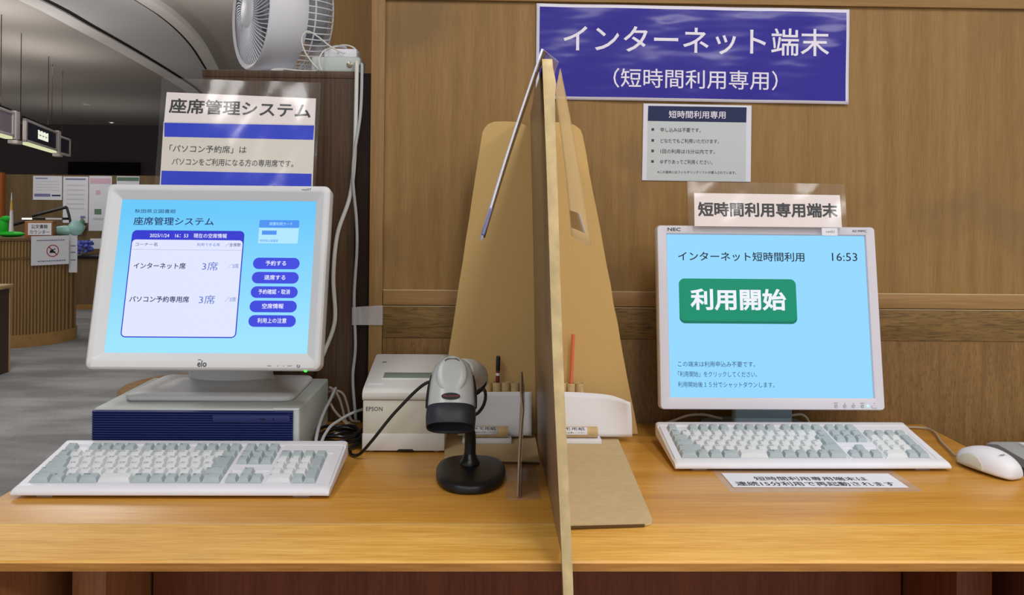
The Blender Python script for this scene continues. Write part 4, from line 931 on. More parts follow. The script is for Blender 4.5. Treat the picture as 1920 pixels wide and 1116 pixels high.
def pr_(u, v, k):
    x = 0.112 + u * (0.150 - 0.010 * k) + 0.005 * (1 - v * v) * u - 0.003 * u
    y = 1.5495 + 0.0025 * k + 0.016 * v - 0.030 * max(0, u - 0.55) ** 2 * 4 * (1 if k == 0 else 0.6) * v
    z = 0.8615 + v * (0.0765 - 0.006 * u ** 2 - 0.004 * max(0, u - 0.85) * 6.7 * v + 0.002 * k) + 0.0003 * k - 0.0015 * u
    return (x, y, z)
papers(pr_, ['front sheet of white memo paper curling at its corner, right of the partition', 'white memo sheet behind the curling one, right of the partition'], 2, 'white memo sheets')
def memo(label, x0, x1, group, tx):
    h = thing('memo_paper_holder', label, 'paper holder', ((x0 + x1) / 2, 1.531, 0.8551), group=group)
    w = (x1 - x0) / 2
    obj('foam_strip', MB().box((-w, -0.012, 0), (w, 0.017, 0.0078), bev=0.001), 'white', h)
    rt = MB(); RT = Matrix.Translation((-w + 0.002, 0.003, 0.0180)) @ Matrix.Rotation(R(90), 4, 'Y'); L_ = 2 * w - 0.008
    rt.lathe([(0.0080, 0.001), (0.0080, 0.0), (0.0100, 0.0), (0.0100, L_), (0.0080, L_), (0.0080, L_ - 0.004)], 28, RT, c0=False, c1=False)
    obj('tube', rt, 'tube', h, smooth=50)
    obj('tube_end', MB().lathe([(0.0080, L_ - 0.006), (0.0080, L_ - 0.005)], 20, RT), 'edge_brown', h)
    lx0, lx1 = tx[0] - (x0 + x1) / 2, tx[1] - (x0 + x1) / 2
    def wrap(X, Z, r_=0.0103): a_ = Z / 0.0103; return (X, 0.003 - r_ * math.cos(a_), 0.0180 + r_ * math.sin(a_))
    lb = obj('paper_label', MB().grid(lambda u, v: wrap(lx0 + u * (lx1 - lx0), -0.003 + v * 0.0165), 2, 10), 'paper', h, smooth=80)
    solid(lb, 0.0002)
    t_ = MB(); t_.text('メモ用紙', lx0 + 0.003, lx1 - 0.004, 0.0088, 0.0070, fn=lambda X, Z: wrap(X, Z, 0.0106), bold=0.015)
    flat('lettering', t_, 'ink_soft', lb); t_ = MB()
    t_.text('ご自由にお使いください', lx0 + 0.003, lx1 - 0.004, 0.0018, 0.0030, fn=lambda X, Z: wrap(X, Z, 0.0106))
    flat('lettering', t_, 'ink_soft', lb)
memo('cardboard tube with a white label on a foam strip, left of the partition', -0.052, 0.038, 'memo paper holders', (-0.035, 0.013))
memo('cardboard tube with a white label on a foam strip, right of the partition', 0.106, 0.203, 'memo paper holders', (0.120, 0.177))

# ------------------------------------------------------------------ right monitor
m = thing('monitor', 'pale lilac-grey monitor with a green start button on its light-blue screen', 'monitor', (0.522, 1.54, 0.938), (R(-8.5), 0, 0))
X0, X1, Z0, Z1 = -0.2090, 0.2112, -0.0228, 0.3205
obj('front_bezel', MB().loft([rr3(X0 + .001, X1 - .001, Z0 + .001, Z1 - .001, .006, 0.022), rr3(X0, X1, Z0, Z1, .007, 0.018), rr3(X0, X1, Z0, Z1, .007, -0.003), rr3(X0 + .0015, X1 - .0015, Z0 + .0015, Z1 - .0015, .006, -0.0055),
    rr3(-0.1925, 0.1940, -0.0024, 0.3062, .002, -0.0060), rr3(-0.1915, 0.1930, -0.0014, 0.3052, .001, -0.0055), rr3(-0.1892, 0.1920, -0.0012, 0.3036, .0008, 0.0)], c0=False, c1=False), 'monitor2', m)
obj('rear_cover', MB().loft([rr3(X0 + .002, X1 - .002, Z0 + .002, Z1 - .002, .006, 0.0222), rr3(X0 + .012, X1 - .012, Z0 + .012, Z1 - .012, .01, 0.036), rr3(X0 + .07, X1 - .07, Z0 + .06, Z1 - .07, .03, 0.052)]), 'monitor2', m)
s = obj('screen', MB().box((-0.1893, 0.0002, -0.0013), (0.1921, 0.003, 0.3037)), 'scr_r', m, label='lit light-blue screen with a green button')
Y1 = -0.0001
flat('start_button', MB().plate(rrect(-0.1684, 0.0554, 0.1352, 0.2195, 0.011, 8), Y1, 0.0002, 1).plate(rrect(-0.1684, 0.0554, 0.1400, 0.2197, 0.011, 8), Y1 - 0.0002, 0, 0), ['scr_grn', 'scr_grn2'], s)
t = MB(); T1 = -0.0007
SCR_R, RINK = s, ['scr_blk', 'scr_white', 'scr_txt']
def tr(b, x0, x1, z, h, k=0, bold=0.01): flat('lettering', MB().text(b, x0, x1, z, h, T1, 0, bold), RINK[k], SCR_R)
tr('インターネット短時間利用', -0.1686, 0.074, 0.2621, 0.0180); tr('16:53', 0.1273, 0.1763, 0.2631, 0.0158, 0, 0.0)
tr('利用開始', -0.147, 0.0357, 0.1803, 0.0415, 1, 0.028)
tr('この端末は利用申込み不要です。', -0.1736, -0.0282, 0.0599, 0.0103, 2, 0.0); tr('「利用開始」をクリックしてください。', -0.174, -0.0254, 0.0414, 0.0105, 2, 0.0); tr('利用開始後１５分でシャットダウンします。', -0.1744, 0.0069, 0.0224, 0.0103, 2, 0.0)
flat('logo_lettering', MB().text('NEC', -0.1889, -0.1638, 0.3128, 0.0065, -0.0063, 0, 0.02), 'ink_soft', m)
flat('model_lettering', MB().text('AS194MC', 0.1666, 0.1949, 0.3128, 0.0048, -0.0063), 'ink_soft', m)
t = MB()
for x, b in ((0.1188, 'RESET'), (0.1683, 'INPUT')): t.text(b, x - 0.004, x + 0.004, -0.0098, 0.0016, -0.0063)
for x in (0.1353, 0.1515, 0.1908): t.box((x - 0.0008, -0.0063, -0.0102), (x + 0.0008, -0.0061, -0.0095))
flat('button_markings', t, 'ink_soft', m)
for x in (0.1188, 0.1353, 0.1515, 0.1683):
    obj('button', MB().lathe([(0.0032, -0.001), (0.0032, 0.0), (0.0026, 0.0016), (0.0022, 0.0010)], 18, Matrix.Translation((x, -0.0058, -0.0150)) @ Matrix.Rotation(R(90), 4, 'X')), 'grey_mid', m)
obj('power_button', MB().plate(rrect(0.1855, 0.1965, -0.0182, -0.0118, 0.0031, 6), -0.0074, -0.005), 'monitor2', m)
obj('power_light', MB().lathe([(0.0026, -0.001), (0.0026, 0.0), (0.0015, 0.001)], 14, Matrix.Translation((0.1788, -0.0058, -0.0148)) @ Matrix.Rotation(R(90), 4, 'X')), 'led_blue', m)
IT = (Matrix.Translation((0.522, 1.54, 0.938)) @ Matrix.Rotation(R(-8.5), 4, 'X')).inverted()
b = MB(); b.loft([[IT @ Vector((x, y, z)) for x, y in rrect(0.467, 0.579, y0, y1, .006, 4)] for z, y0, y1 in ((0.868, 1.585, 1.612), (0.93, 1.582, 1.606), (1.02, 1.585, 1.608), (1.08, 1.592, 1.612))])
obj('stand_neck', b, 'stand_blue', m)
b = MB(); b.loft([ring(0.42, 0.625, 1.547, 1.684, .03, z) for z in (.8505, .853, .862)] + [ring(0.43, 0.615, 1.557, 1.678, .03, .867)])
obj('stand_base', b, 'stand_blue', m)
cable('monitor_cable', 'thin white cable arching over the right monitor base at its left', [(0.345, 1.665, 0.8535), (0.368, 1.664, 0.862), (0.395, 1.66, 0.8728), (0.425, 1.655, 0.8760), (0.449, 1.65, 0.8720), (0.46, 1.645, 0.8702)], 0.0026, 'cable_white', group='right monitor cables')
cable('monitor_cable', 'thin white cable lying behind the right monitor base at its right', [(0.605, 1.672, 0.8705), (0.628, 1.676, 0.872), (0.64, 1.677, 0.866), (0.65, 1.676, 0.8535), (0.68, 1.674, 0.8535)], 0.0026, 'cable_white', group='right monitor cables')

sg = thing('laminated_sign', 'small laminated sign with one line of black lettering on top of the right monitor', 'sign', (0.5, 1.5605, 1.20), (R(-8.5), 0, 0))
obj('clear_sleeve', MB().grid(lambda u, v: (-0.1305 - 0.0005 * v + u * 0.3035, -0.0040 + wob(u * .3 + .1, v * .12), 0.039 + v * (0.1018 - 0.0018 * u)), 40, 20), 'film', sg, smooth=80)
us = obj('paper_sheet', MB().plate([(-0.1179, 0.0556), (0.1640, 0.0556), (0.1632, 0.1180), (-0.1172, 0.1192)], -0.0002, 0.0002), 'paper_pink', sg)
flat('lettering', MB().text('短時間利用専用端末', -0.1108, 0.1575, 0.0878, 0.0285, -0.0004, 0, 0.03), 'ink', us)
flat('name_sticker', MB().plate([(0.125, 0.040), (0.155, 0.040), (0.155, 0.0545), (0.125, 0.0545)], -0.0003, 0.0002).text('net01', 0.133, 0.149, 0.0475, 0.0045, -0.0005, 1), ['paper', 'ink_soft'], sg)

# ------------------------------------------------------------------ mouse
mo = thing('mouse', 'white computer mouse at the right edge of the desk', 'mouse', (0.838, 1.386, 0.85), (0, 0, R(19)))
def mring(z, sx, sy, dy=0.0, n=32): return [(sx * math.cos(2 * math.pi * k / n) * (1 + 0.06 * math.sin(2 * math.pi * k / n) * -1), dy + sy * math.sin(2 * math.pi * k / n), z) for k in range(n)]
def mshell(scale=1.0, z0=0.0):
    rows_ = []
    for j in range(13):
        v = j / 12; y = -0.058 + 0.116 * v
        hw_ = 0.0305 * (max(0.0, 1 - abs(2 * v - 0.94) ** 2.6 / 1.02)) ** 0.45 * (1 - 0.10 * v)
        ht = 0.037 * (max(0, math.sin(math.pi * min(1, (v * 0.86 + 0.07)) ** 0.86))) ** 0.62 + 0.004
        rows_.append([(max(hw_, 0.004) * math.cos(a_) * (1 if True else 1), y, 0.0012 + max(0, math.sin(a_)) ** 0.75 * ht) for a_ in [math.pi * i / 16 for i in range(17)]])
    return MB().loft(rows_, close=True)
sh = obj('body', mshell(), 'white', mo, smooth=60)
sb = sh.modifiers.new('soft', 'SUBSURF'); sb.levels = 1; sb.render_levels = 2
def mpt(v, a_):
    y = -0.058 + 0.116 * v
    hw_ = 0.0305 * (max(0.0, 1 - abs(2 * v - 0.94) ** 2.6 / 1.02)) ** 0.45 * (1 - 0.10 * v)
    ht = 0.037 * (max(0, math.sin(math.pi * min(1, (v * 0.86 + 0.07)) ** 0.86))) ** 0.62 + 0.004
    return (hw_ * math.cos(a_) * 0.985, y, 0.0012 + max(0, math.sin(a_)) ** 0.75 * ht * 0.98)
sd = MB()
def sp(u, v):
    top = 0.94 - 0.16 * math.sin(math.pi * u) ** 0.7
    return mpt(0.36 + 0.52 * u, math.pi * (0.975 + (top - 0.975) * v))
sd.grid(sp, 14, 5)
solid(obj('side_panel', sd, 'cream2', mo, smooth=60), 0.001)
flat('lettering', MB().text('NEC', -0.013, 0.000, -0.034, 0.0034, fn=lambda X, Z: (X, Z, 0.0372 + (Z + 0.035) * 0.36), bold=0.02), 'grey_dark', mo)
obj('cord', MB().tube([(-0.001, 0.054, 0.010), (0.006, 0.068, 0.006), (0.027, 0.097, 0.004), (0.063, 0.151, 0.004), (0.098, 0.195, 0.004), (0.113, 0.224, 0.004), (0.104, 0.240, 0.004), (0.075, 0.252, 0.004), (0.035, 0.258, 0.004), (0.0, 0.27, 0.004)], 0.0021, 8), 'cable_beige', mo)

# ------------------------------------------------------------------ laminated notice on the desk
n = thing('desk_notice', 'laminated paper notice lying on the desk, half under the right keyboard', 'notice', (0.524, 1.34, 0.85))
obj('clear_sleeve', MB().grid(lambda u, v: (-0.153 + u * 0.305, -0.062 + v * 0.117 + 0.006 * u * (1 - v), 0.0004 + 0.0008 * max(0, 0.08 - u) * 12 * max(0, 0.3 - v)), 20, 8), 'film_hazy', n, smooth=80)
ps = obj('paper_sheet', MB().box((-0.142, -0.0405, 0.0008), (0.137, 0.028, 0.0012)), 'paper', n)
t = MB(); t.text('短時間利用専用端末は', -0.096, 0.088, 0.0005, 0.0185, m=0, fn=lambda X, Z: (X, Z, 0.0014), bold=0.012)
flat('lettering', t, 'ink', ps); t = MB()
t.text('連続15分利用で再起動されます', -0.1335, 0.122, -0.0245, 0.0205, m=0, fn=lambda X, Z: (X, Z, 0.0014), bold=0.012)
flat('lettering', t, 'ink', ps)

# ------------------------------------------------------------------ grey machine beyond the desk
g = thing('grey_machine', 'grey office machine with a dark side, beyond the right end of the desk', 'printer', (1.20, 1.52, 0.60))
obj('body', MB().prism([(-0.198, y, z) for y, z in [(-0.35, 0.0), (-0.35, 0.165), (-0.30, 0.205), (0.10, 0.2160), (0.135, 0.207), (0.150, 0.18), (0.152, 0.0)]], (0.40, 0, 0)), 'grey_dark', g)
obj('top_cover', MB().loft([[(x, y * 1.0, z - dz) for y, z in [(-0.352, 0.150), (-0.352, 0.170), (-0.302, 0.2090), (0.100, 0.2320), (0.138, 0.223), (0.156, 0.19), (0.153, 0.178), (0.130, 0.205), (0.10, 0.2140), (-0.300, 0.2000), (-0.348, 0.160)]] for x, dz in ((-0.199, 0.004), (-0.188, 0.0), (0.19, 0), (0.20, 0.004))]), 'grey_mid', g)
obj('paper_tray', MB().prism([(-0.165, -0.30, 0.2085), (0.16, -0.30, 0.2085), (0.16, 0.088, 0.2318), (-0.165, 0.088, 0.2318)], (0, 0, 0.004)), 'white', g)
sdt = thing('side_table', 'low dark wooden table under the grey machine, right of the desk', 'table', (1.22, 1.46, 0))
obj('top', MB().box((-0.27, -0.34, 0.57), (0.27, 0.22, 0.60), bev=0.002), 'red_wood', sdt)
for sx in (-0.25, 0.22):
    for sy in (-0.32, 0.17): obj('leg', MB().box((sx, sy, 0), (sx + 0.03, sy + 0.03, 0.57)), 'red_wood', sdt)

# ------------------------------------------------------------------ banner and notice on the wall
b = thing('wall_banner', 'long glossy purple-blue banner with white lettering on the wood wall', 'banner', (0.408, 1.697, 1.605), (0, R(1.1) * 0, 0))
def by(x, z): return 0.0012 * math.sin(x * 19 + 3 * z) + 0.0008 * math.sin(x * 37 - z * 30 + 1)
def bfn(x0, x1, z0, z1, y, nu=60, nv=18):
    return lambda u, v: (x0 + u * (x1 - x0), y - 0.002 + by(x0 + u * (x1 - x0), z0 + v * (z1 - z0)), z0 + v * (z1 - z0) - 0.003 * u)
bs = obj('border_sheet', MB().grid(bfn(-0.3235, 0.3205, -0.0965, 0.0985, 0), 60, 18), 'banner_white', b, smooth=80)
bs.modifiers.new('thick', 'SOLIDIFY').thickness = 0.0003
obj('blue_field', MB().grid(bfn(-0.3170, 0.3140, -0.0900, 0.0920, -0.0008), 60, 18), 'banner_blue', b, smooth=80)
t = MB()
t.text('インターネット端末', -0.268, 0.278, 0.0290, 0.0560, fn=lambda X, Z: (X, -0.0034 + by(X, Z), Z - 0.003 * (X + .32) / .64), bold=0.007)
flat('lettering', t, 'banner_white', b); t = MB()
t.text('（短時間利用専用）', -0.165, 0.173, -0.0505, 0.0400, fn=lambda X, Z: (X, -0.0034 + by(X, Z), Z - 0.003 * (X + .32) / .64), bold=0.004)
flat('lettering', t, 'banner_white', b)
n = thing('wall_notice', 'small pale green-grey notice with four bullet lines below the banner', 'notice', (0.417, 1.6985, 1.4235))
sh = obj('paper_sheet', MB().plate([(-0.1125, -0.0785), (0.1115, -0.0795), (0.1118, 0.0775), (-0.1110, 0.0790)], -0.0006, 0.0), 'paper_border', n)
flat('printed_field', MB().plate([(-0.1030, -0.0775), (0.1010, -0.0782), (0.1015, 0.0740), (-0.1015, 0.0745)], -0.0009, -0.0006), 'paper_grey', sh)
flat('title_bar', MB().plate([(-0.1020, 0.0432), (0.1010, 0.0425), (0.1015, 0.0735), (-0.1013, 0.0742)], -0.0012, -0.0009), 'navy_ink', sh)
t = MB(); yb = -0.0015
flat('lettering', MB().text('短時間利用専用', -0.059, 0.058, 0.0572, 0.0155, yb, 0, 0.01), 'banner_white', sh)
for bdy, x1, z in (('申し込みは不要です。', 0.007, 1.4490), ('どなたでもご利用いただけます。', 0.045, 1.4265), ('1回の利用は15分以内です。', 0.037, 1.4050), ('ゆずりあってご利用ください。', 0.032, 1.3835)):
    t = MB(); t.text(bdy, -0.0755, x1, z - 1.4235, 0.0090, yb, 0); zz = z - 1.4235 + 0.0005; t.box((-0.094, yb - 0.0001, zz - 0.0025), (-0.089, yb, zz + 0.0025), 0); flat('lettering', t, 'ink_soft', sh)
t = MB()
t.text('※この端末にはフィルタリングソフトが導入されています。', -0.081, 0.081, 1.3625 - 1.4235, 0.0062, yb, 0)
flat('lettering', t, 'ink_soft', sh)

# ------------------------------------------------------------------ reading room in the background
ct = thing('service_counter', 'curved ribbed wooden service counter in the dim room at left', 'counter', (-4.8, 7.7, 0))
fr = spline([(-7.2, 6.75, 0), (-6.0, 6.95, 0), (-5.0, 7.12, 0), (-4.30, 7.33, 0), (-4.05, 7.48, 0), (-3.93, 7.70, 0), (-3.93, 7.95, 0), (-4.1, 8.2, 0)], 6)
bk = [(-7.2, 7.9), ]
def outl(g_):
    o_ = []
    for i, p_ in enumerate(fr):
        a_ = (fr[min(i + 1, len(fr) - 1)] - fr[max(i - 1, 0)]).normalized(); nn = Vector((a_.y, -a_.x, 0)); q_ = p_ + nn * g_; o_.append((q_.x + 4.8, q_.y - 7.7))
    return o_ + [(-4.6 + 4.8, 8.25 - 7.7), (-7.2 + 4.8, 7.85 - 7.7)]
obj('body', MB().prism([(x, y, 0.11) for x, y in outl(0)], (0, 0, 0.83)), 'counter', ct, smooth=30)
obj('plinth', MB().prism([(x, y, 0.0) for x, y in outl(0.01)], (0, 0, 0.11)), 'counter_base', ct, smooth=30)
obj('groove_strip', MB().prism([(x, y, 0.775) for x, y in outl(0.006)], (0, 0, 0.02)), 'counter_top', ct, smooth=30)
obj('countertop', MB().prism([(x, y, 0.94) for x, y in outl(0.015)], (0, 0, 0.025)), 'counter_top', ct, smooth=30)
CZ = 0.965
bx = thing('name_box', 'small wooden box with a white name plate standing on the curved counter', 'box', (-4.08, 7.62, CZ), (0, 0, R(12)))
obj('body', MB().box((-0.125, -0.05, 0), (0.105, 0.06, 0.145), bev=0.006), 'box_wood', bx)
pt = obj('name_plate', MB().box((-0.095, -0.056, 0.02), (0.095, -0.05, 0.128)), 'paper', bx)
flat('lettering', MB().text('公文書館', -0.07, 0.065, 0.097, 0.036, -0.058, 0, 0.01), 'ink_soft', pt)
flat('lettering', MB().text('カウンター', -0.08, 0.080, 0.048, 0.034, -0.058, 0, 0.005), 'ink_soft', pt)
ds = thing('desk_ornament', 'tall thin white and gold pointed ornament with green leaves on the counter', 'ornament', (-4.34, 7.60, CZ))
obj('spike', MB().lathe([(0.020, 0.03), (0.014, 0.20), (0.008, 0.30), (0.002, 0.40)], 14), 'white', ds)
obj('gold_tip', MB().lathe([(0.0125, 0.24), (0.0090, 0.295), (0.0070, 0.33)], 14), 'gold', ds)
lf = MB()
for x, z, rx, rz, ry in ((-0.07, 0.09, 0.04, 0.085, 0.03), (0.0, 0.025, 0.13, 0.026, 0.06), (-0.05, 0.16, 0.05, 0.03, 0.03)):
    lf.lathe([(0.05, -0.98), (0.6, -0.8), (0.95, -0.3), (1, 0), (0.95, 0.3), (0.6, 0.8), (0.05, 0.98)], 14, Matrix.Translation((x, 0, z)) @ Matrix.Diagonal((rx, ry, rz, 1)))
obj('leaves', lf, 'green', ds)
dl = thing('desk_lamp', 'black jointed desk lamp with lit tubes above the wooden name box', 'lamp', (-4.0, 7.96, CZ))
obj('arm', MB().tube([(0.02, 0.02, 0.02), (-0.02, 0.02, 0.20), (-0.04, 0.02, 0.265), (-0.055, 0.02, 0.275)], 0.012, 8, sm=0).tube([(-0.045, 0.02, 0.27), (-0.36, 0.02, 0.185)], 0.015, 8, sm=0).tube([(-0.36, 0.0, 0.15), (-0.56, 0.0, 0.09)], 0.018, 8, sm=0), 'black', dl)
obj('base', MB().lathe([(0.07, 0), (0.07, 0.015), (0.02, 0.025)], 20, Matrix.Translation((0.02, 0.02, 0))), 'black', dl)
obj('lamp_head', MB().box((-0.42, -0.04, 0.150), (-0.02, 0.04, 0.172), bev=0.006), 'black', dl)
obj('lit_tube', MB().box((-0.42, -0.052, 0.150), (-0.33, -0.041, 0.166)), 'glow_lamp', dl)
obj('lit_tube', MB().box((-0.20, -0.052, 0.152), (-0.05, -0.041, 0.168)), 'cream', dl)
bg = MB()
for x, z, rx, ry, rz in ((0, 0.05, 0.11, 0.08, 0.05), (0.10, 0.075, 0.07, 0.07, 0.075), (-0.07, 0.035, 0.07, 0.06, 0.035)):
    bg.lathe([(0.05, -0.98), (0.6, -0.8), (0.95, -0.3), (1, 0), (0.95, 0.3), (0.6, 0.8), (0.05, 0.98)], 16, Matrix.Translation((x, 0, z)) @ Matrix.Diagonal((rx, ry, rz, 1)))
tag(obj('plastic_bag', bg, 'bag', loc=(-3.955, 7.785, CZ + 0.003)), 'crumpled pale green plastic bag at the right end of the counter', 'bag')
nt = thing('counter_notice', 'white notice with a red no-phone circle hung on the counter front', 'notice', (-3.962, 7.545, 0.855), (0, 0, R(54)))
sh = obj('paper_sheet', MB().box((-0.165, -0.003, -0.135), (0.165, 0.0, 0.125)), 'paper', nt)
t = MB()
ringp = lambda r_: [(0.02 + r_ * math.cos(2 * math.pi * k / 28), -0.01 + r_ * math.sin(2 * math.pi * k / 28)) for k in range(28)]
t.loft([[(x, -0.0045, z) for x, z in ringp(0.055)], [(x, -0.0045, z) for x, z in ringp(0.047)]], False, False, 1)
t.box((0.002, -0.005, -0.028), (0.028, -0.0035, 0.004), 0); t.box((-0.006, -0.005, -0.03), (0.004, -0.0035, -0.006), 0); t.box((0.028, -0.005, -0.03), (0.042, -0.0035, -0.015), 0); t.box((0.032, -0.005, 0.0), (0.042, -0.0035, 0.01), 0)
t.prism([(-0.016, -0.0046, 0.022), (-0.010, -0.0046, 0.028), (0.058, -0.0046, -0.042), (0.052, -0.0046, -0.048)], (0, 0.001, 0), 1)
for x0, x1, z in ((-0.12, 0.125, 0.085), (-0.11, 0.12, -0.10)):
    x = x0
    while x < x1:
        w_ = random.uniform(0.008, 0.02); t.box((x, -0.0045, z - 0.005), (x + w_, -0.0035, z + 0.005), 2); x += w_ + 0.005
flat('printed_symbol', t, ['ink', 'red_ink', 'blue_pale_ink'], sh)
nn = thing('narrow_notice', 'narrow white strip of paper hung beside the no-phone notice', 'notice', (-3.865, 7.76, 0.825), (0, 0, R(14)))
obj('paper_sheet', MB().box((-0.036, -0.003, -0.19), (0.034, 0.0, 0.182)), 'paper', nn)
flat('printed_lines', MB().box((-0.02, -0.004, 0.05), (0.02, -0.003, 0.06)).box((-0.02, -0.004, -0.01), (0.02, -0.003, 0.0)).box((-0.02, -0.004, -0.08), (0.02, -0.003, -0.07)), 'blue_pale_ink', nn)

lc = thing('low_cabinet', 'low wooden cabinet with a black top against the poster wall', 'cabinet', (-4.6, 10.25, 0))
obj('body', MB().box((-0.85, -0.2, 0.06), (0.6, 0.2, 0.61)), 'brown_wall', lc)
obj('plinth', MB().box((-0.85, -0.21, 0.0), (0.6, 0.2, 0.06)), 'counter_base', lc)
obj('top', MB().box((-0.86, -0.22, 0.61), (0.61, 0.2, 0.64), bev=0.004), 'black', lc)
fl = thing('flower_arrangement', 'bluish flower arrangement on the low cabinet behind the counter', 'flowers', (-5.0, 10.10, 0.64))
fb = MB()
for k in range(70):
    x, z = random.uniform(-0.14, 0.2), random.uniform(0.035, 0.17); y = -0.06 + random.uniform(-0.05, 0.06)
    r_ = random.uniform(0.018, 0.034)
    fb.lathe([(0.1, -0.98), (0.5, -0.86), (0.87, -0.5), (1, 0), (0.87, 0.5), (0.5, 0.86), (0.1, 0.98)], 10, Matrix.Translation((x, y, z)) @ Matrix.Rotation(random.uniform(0, 3), 4, 'X') @ Matrix.Diagonal((r_, r_, r_ * 0.45, 1)))
obj('petals', fb, 'flower_blue', fl)
obj('leaves', MB().lathe([(0.05, -0.98), (0.6, -0.8), (1, 0), (0.6, 0.8), (0.05, 0.98)], 12, Matrix.Translation((0.0, -0.12, 0.19)) @ Matrix.Diagonal((0.05, 0.05, 0.06, 1))), 'green', fl)
obj('vase', MB().lathe([(0.06, 0), (0.08, 0.03), (0.05, 0.06)], 16), 'white', fl)
def poster(label, x0, x1, z0, z1, rects, grp='posters on the far wall'):
    p_ = thing('poster', label, 'poster', ((x0 + x1) / 2, 10.499, (z0 + z1) / 2), group=grp)
    w, h = (x1 - x0) / 2, (z1 - z0) / 2
    s_ = obj('paper_sheet', MB().box((-w, -0.006, -h), (w, -0.001, h)), 'paper', p_)
    t_ = MB()
    for a, b_, c_, d_, k in rects: t_.box((-w + 2 * w * a, -0.008, -h + 2 * h * b_), (-w + 2 * w * c_, -0.006, -h + 2 * h * d_), k)
    flat('printed_marks', t_, ['blue_pale_ink', 'pink_ink', 'green_ink', 'navy_ink', 'paper_grey', 'paper_faint'], s_)
lines = lambda a, c_, zs, k=5: [(a, z, c_, z + 0.03, k) for z in zs]
poster('white landscape poster with a dark strip along its foot, leftmost on the far wall', -5.73, -5.373, 1.305, 1.604, lines(0.1, 0.9, (0.4, 0.52, 0.64, 0.76)) + [(0.05, 0.14, 0.6, 0.26, 0), (0.65, 0.16, 0.95, 0.22, 3), (0.08, 0.88, 0.5, 0.92, 0)])
poster('plain white portrait poster second from the left on the far wall', -5.36, -5.05, 1.022, 1.60, lines(0.15, 0.85, (0.3, 0.4, 0.5, 0.6, 0.7, 0.8)) + [(0.1, 0.93, 0.9, 0.96, 0), (0.7, 0.1, 0.9, 0.15, 0)])
poster('tall poster with a pink heading third from the left on the far wall', -5.04, -4.758, 0.925, 1.61, [(0.05, 0.86, 0.95, 0.96, 1), (0.3, 0.66, 0.5, 0.74, 1), (0.25, 0.30, 0.55, 0.40, 2), (0.2, 0.2, 0.7, 0.24, 4)])
poster('poster with a green band beside the touch monitor on the far wall', -4.70, -4.42, 1.2, 1.61, [(0.02, 0.86, 0.98, 0.97, 2), (0.1, 0.6, 0.9, 0.64, 4)])
tag(obj('paper_sheet', MB().box((-0.09, -0.006, -0.065), (0.09, -0.001, 0.065)), 'paper', loc=(-4.93, 10.499, 0.765)), 'small blank white sheet on the far wall above the low cabinet', 'paper')
og = thing('wall_ornament', 'tiny pale ornament with a green sprig below the plain poster', 'ornament', (-5.10, 10.499, 0.99))
obj('pot', MB().lathe([(0.03, -0.05), (0.045, 0.0)], 12, Matrix.Translation((0, -0.05, 0))), 'cream', og)
obj('sprig', MB().lathe([(0.03, 0.0), (0.035, 0.05), (0.01, 0.09)], 10, Matrix.Translation((0, -0.05, 0.001))), 'green_ink', og)

tb = thing('side_desk', 'dark desk with a pale top at the left edge in front of the counter', 'desk', (-4.4, 5.8, 0))
obj('top', MB().box((-0.8, -0.6, 0.632), (0.78, 0.58, 0.662), bev=0.004), 'table_top', tb)
obj('side_panel', MB().box((0.735, -0.58, 0), (0.765, 0.545, 0.632)), 'table_dark', tb)
obj('edge_strip', MB().box((0.735, 0.5455, 0), (0.767, 0.565, 0.632)), 'table_top', tb)
obj('side_panel', MB().box((-0.78, -0.58, 0), (-0.75, 0.56, 0.632)), 'table_dark', tb)
stl = thing('round_stool', 'round brown wooden stool on the carpet behind the left monitor stand', 'stool', (-1.375, 3.85, 0))
obj('seat', MB().lathe([(0.28, 0.395), (0.305, 0.41), (0.31, 0.44), (0.30, 0.452), (0.02, 0.453)], 48), 'stool', stl)
obj('seat_rim', MB().lathe([(0.27, 0.33), (0.29, 0.335), (0.29, 0.396), (0.27, 0.396)], 40), 'table_dark', stl)
for k in range(4):
    a_ = math.pi / 4 + k * math.pi / 2; obj('leg', MB().tube([(0.2 * math.cos(a_), 0.2 * math.sin(a_), 0.34), (0.25 * math.cos(a_), 0.25 * math.sin(a_), 0)], 0.02, 10, sm=0), 'table_dark', stl)

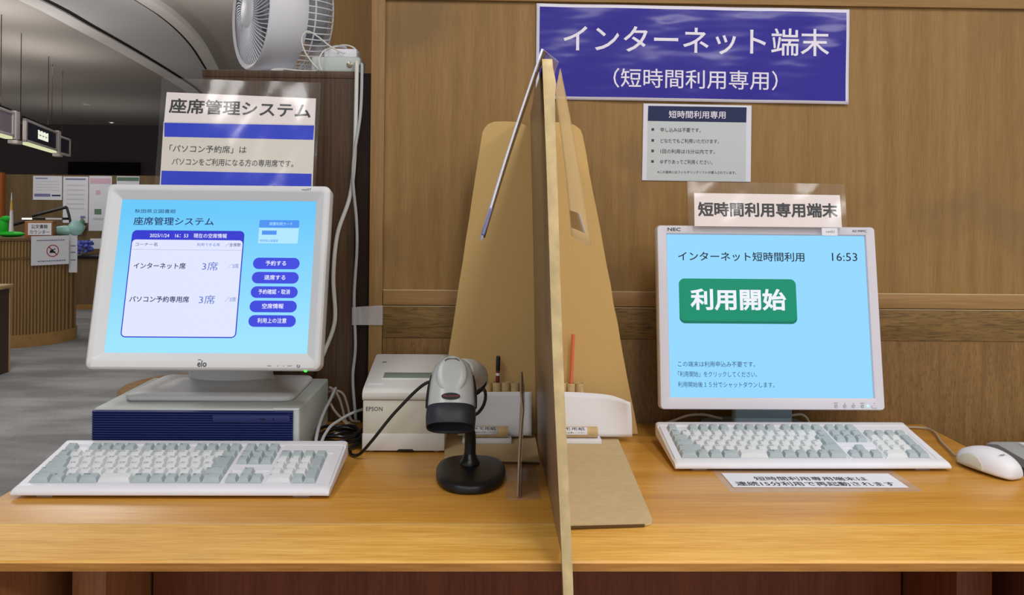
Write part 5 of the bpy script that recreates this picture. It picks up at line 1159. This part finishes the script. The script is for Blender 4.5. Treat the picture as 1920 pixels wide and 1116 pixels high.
def hsign(label, P0, P1, panel, lit=False, strip=True, post=True):
    P0 = Vector(P0); P1 = Vector(P1); L_ = (P1 - P0).length; an = math.atan2(P1.y - P0.y, P1.x - P0.x)
    s_ = thing('hanging_sign', label, 'sign', (P0.x, P0.y, 1.80), (0, 0, an), group='hanging signs over the counter')
    f_ = MB()
    for a, b_ in (((0, 0.0), (L_, 0.022)), ((0, 0.178), (L_, 0.20)), ((0, 0.0), (0.05, 0.20)), ((L_ - 0.05, 0), (L_, 0.20))): f_.box((a[0], 0.0, a[1]), (b_[0], 0.03, b_[1]), bev=0.003)
    obj('frame', f_, 'sign_frame', s_)
    pn_ = obj('panel', MB().box((0.051, 0.008, 0.0225), (L_ - 0.051, 0.03, 0.1775)), panel, s_)
    if lit:
        t_ = MB()
        for r_ in range(2):
            for k in range(7):
                x = L_ * 0.36 + k * L_ * 0.046; t_.box((x, 0.005, 0.064 + r_ * 0.042), (x + L_ * 0.043, 0.008, 0.103 + r_ * 0.042 - 0.008 * (k % 2)))
        flat('lit_patch', t_, 'glow_sign', pn_)
    if strip: obj('light_strip', MB().box((0.03, 0.0, -0.020), (L_ - 0.06, 0.05, -0.001)), 'glow_strip', s_)
    obj('top_rail', MB().box((-0.02, 0.03, 0.205), (L_ + 0.02, 0.12, 0.225)), 'black', s_)
    for x in (0.12, L_ - 0.12): obj('hanger_rod', MB().tube([(x, 0.07, 0.224), (x, 0.07, 0.949)], 0.003, 6, sm=0), 'black_wood', s_)
    if post:
        obj('end_post', MB().box((L_ + 0.022, -0.005, -0.01), (L_ + 0.14, 0.03, 0.215), bev=0.004), 'sign_frame', s_)
        obj('end_foot', MB().box((L_ + 0.0, -0.02, -0.05), (L_ + 0.16, 0.05, -0.022), bev=0.004), 'sign_frame', s_)
hsign('nearest hanging sign box with a lilac panel, cut by the photo edge', (-3.51, 5.6), (-3.835, 6.75), 'sign_lilac')
hsign('hanging sign box with glowing lettering on a dark panel', (-4.02, 7.25), (-4.46, 8.62), 'sign_panel', lit=True)
hsign('farthest and smallest hanging sign box over the counter', (-4.62, 8.90), (-4.82, 9.60), 'sign_panel', strip=False, post=False)
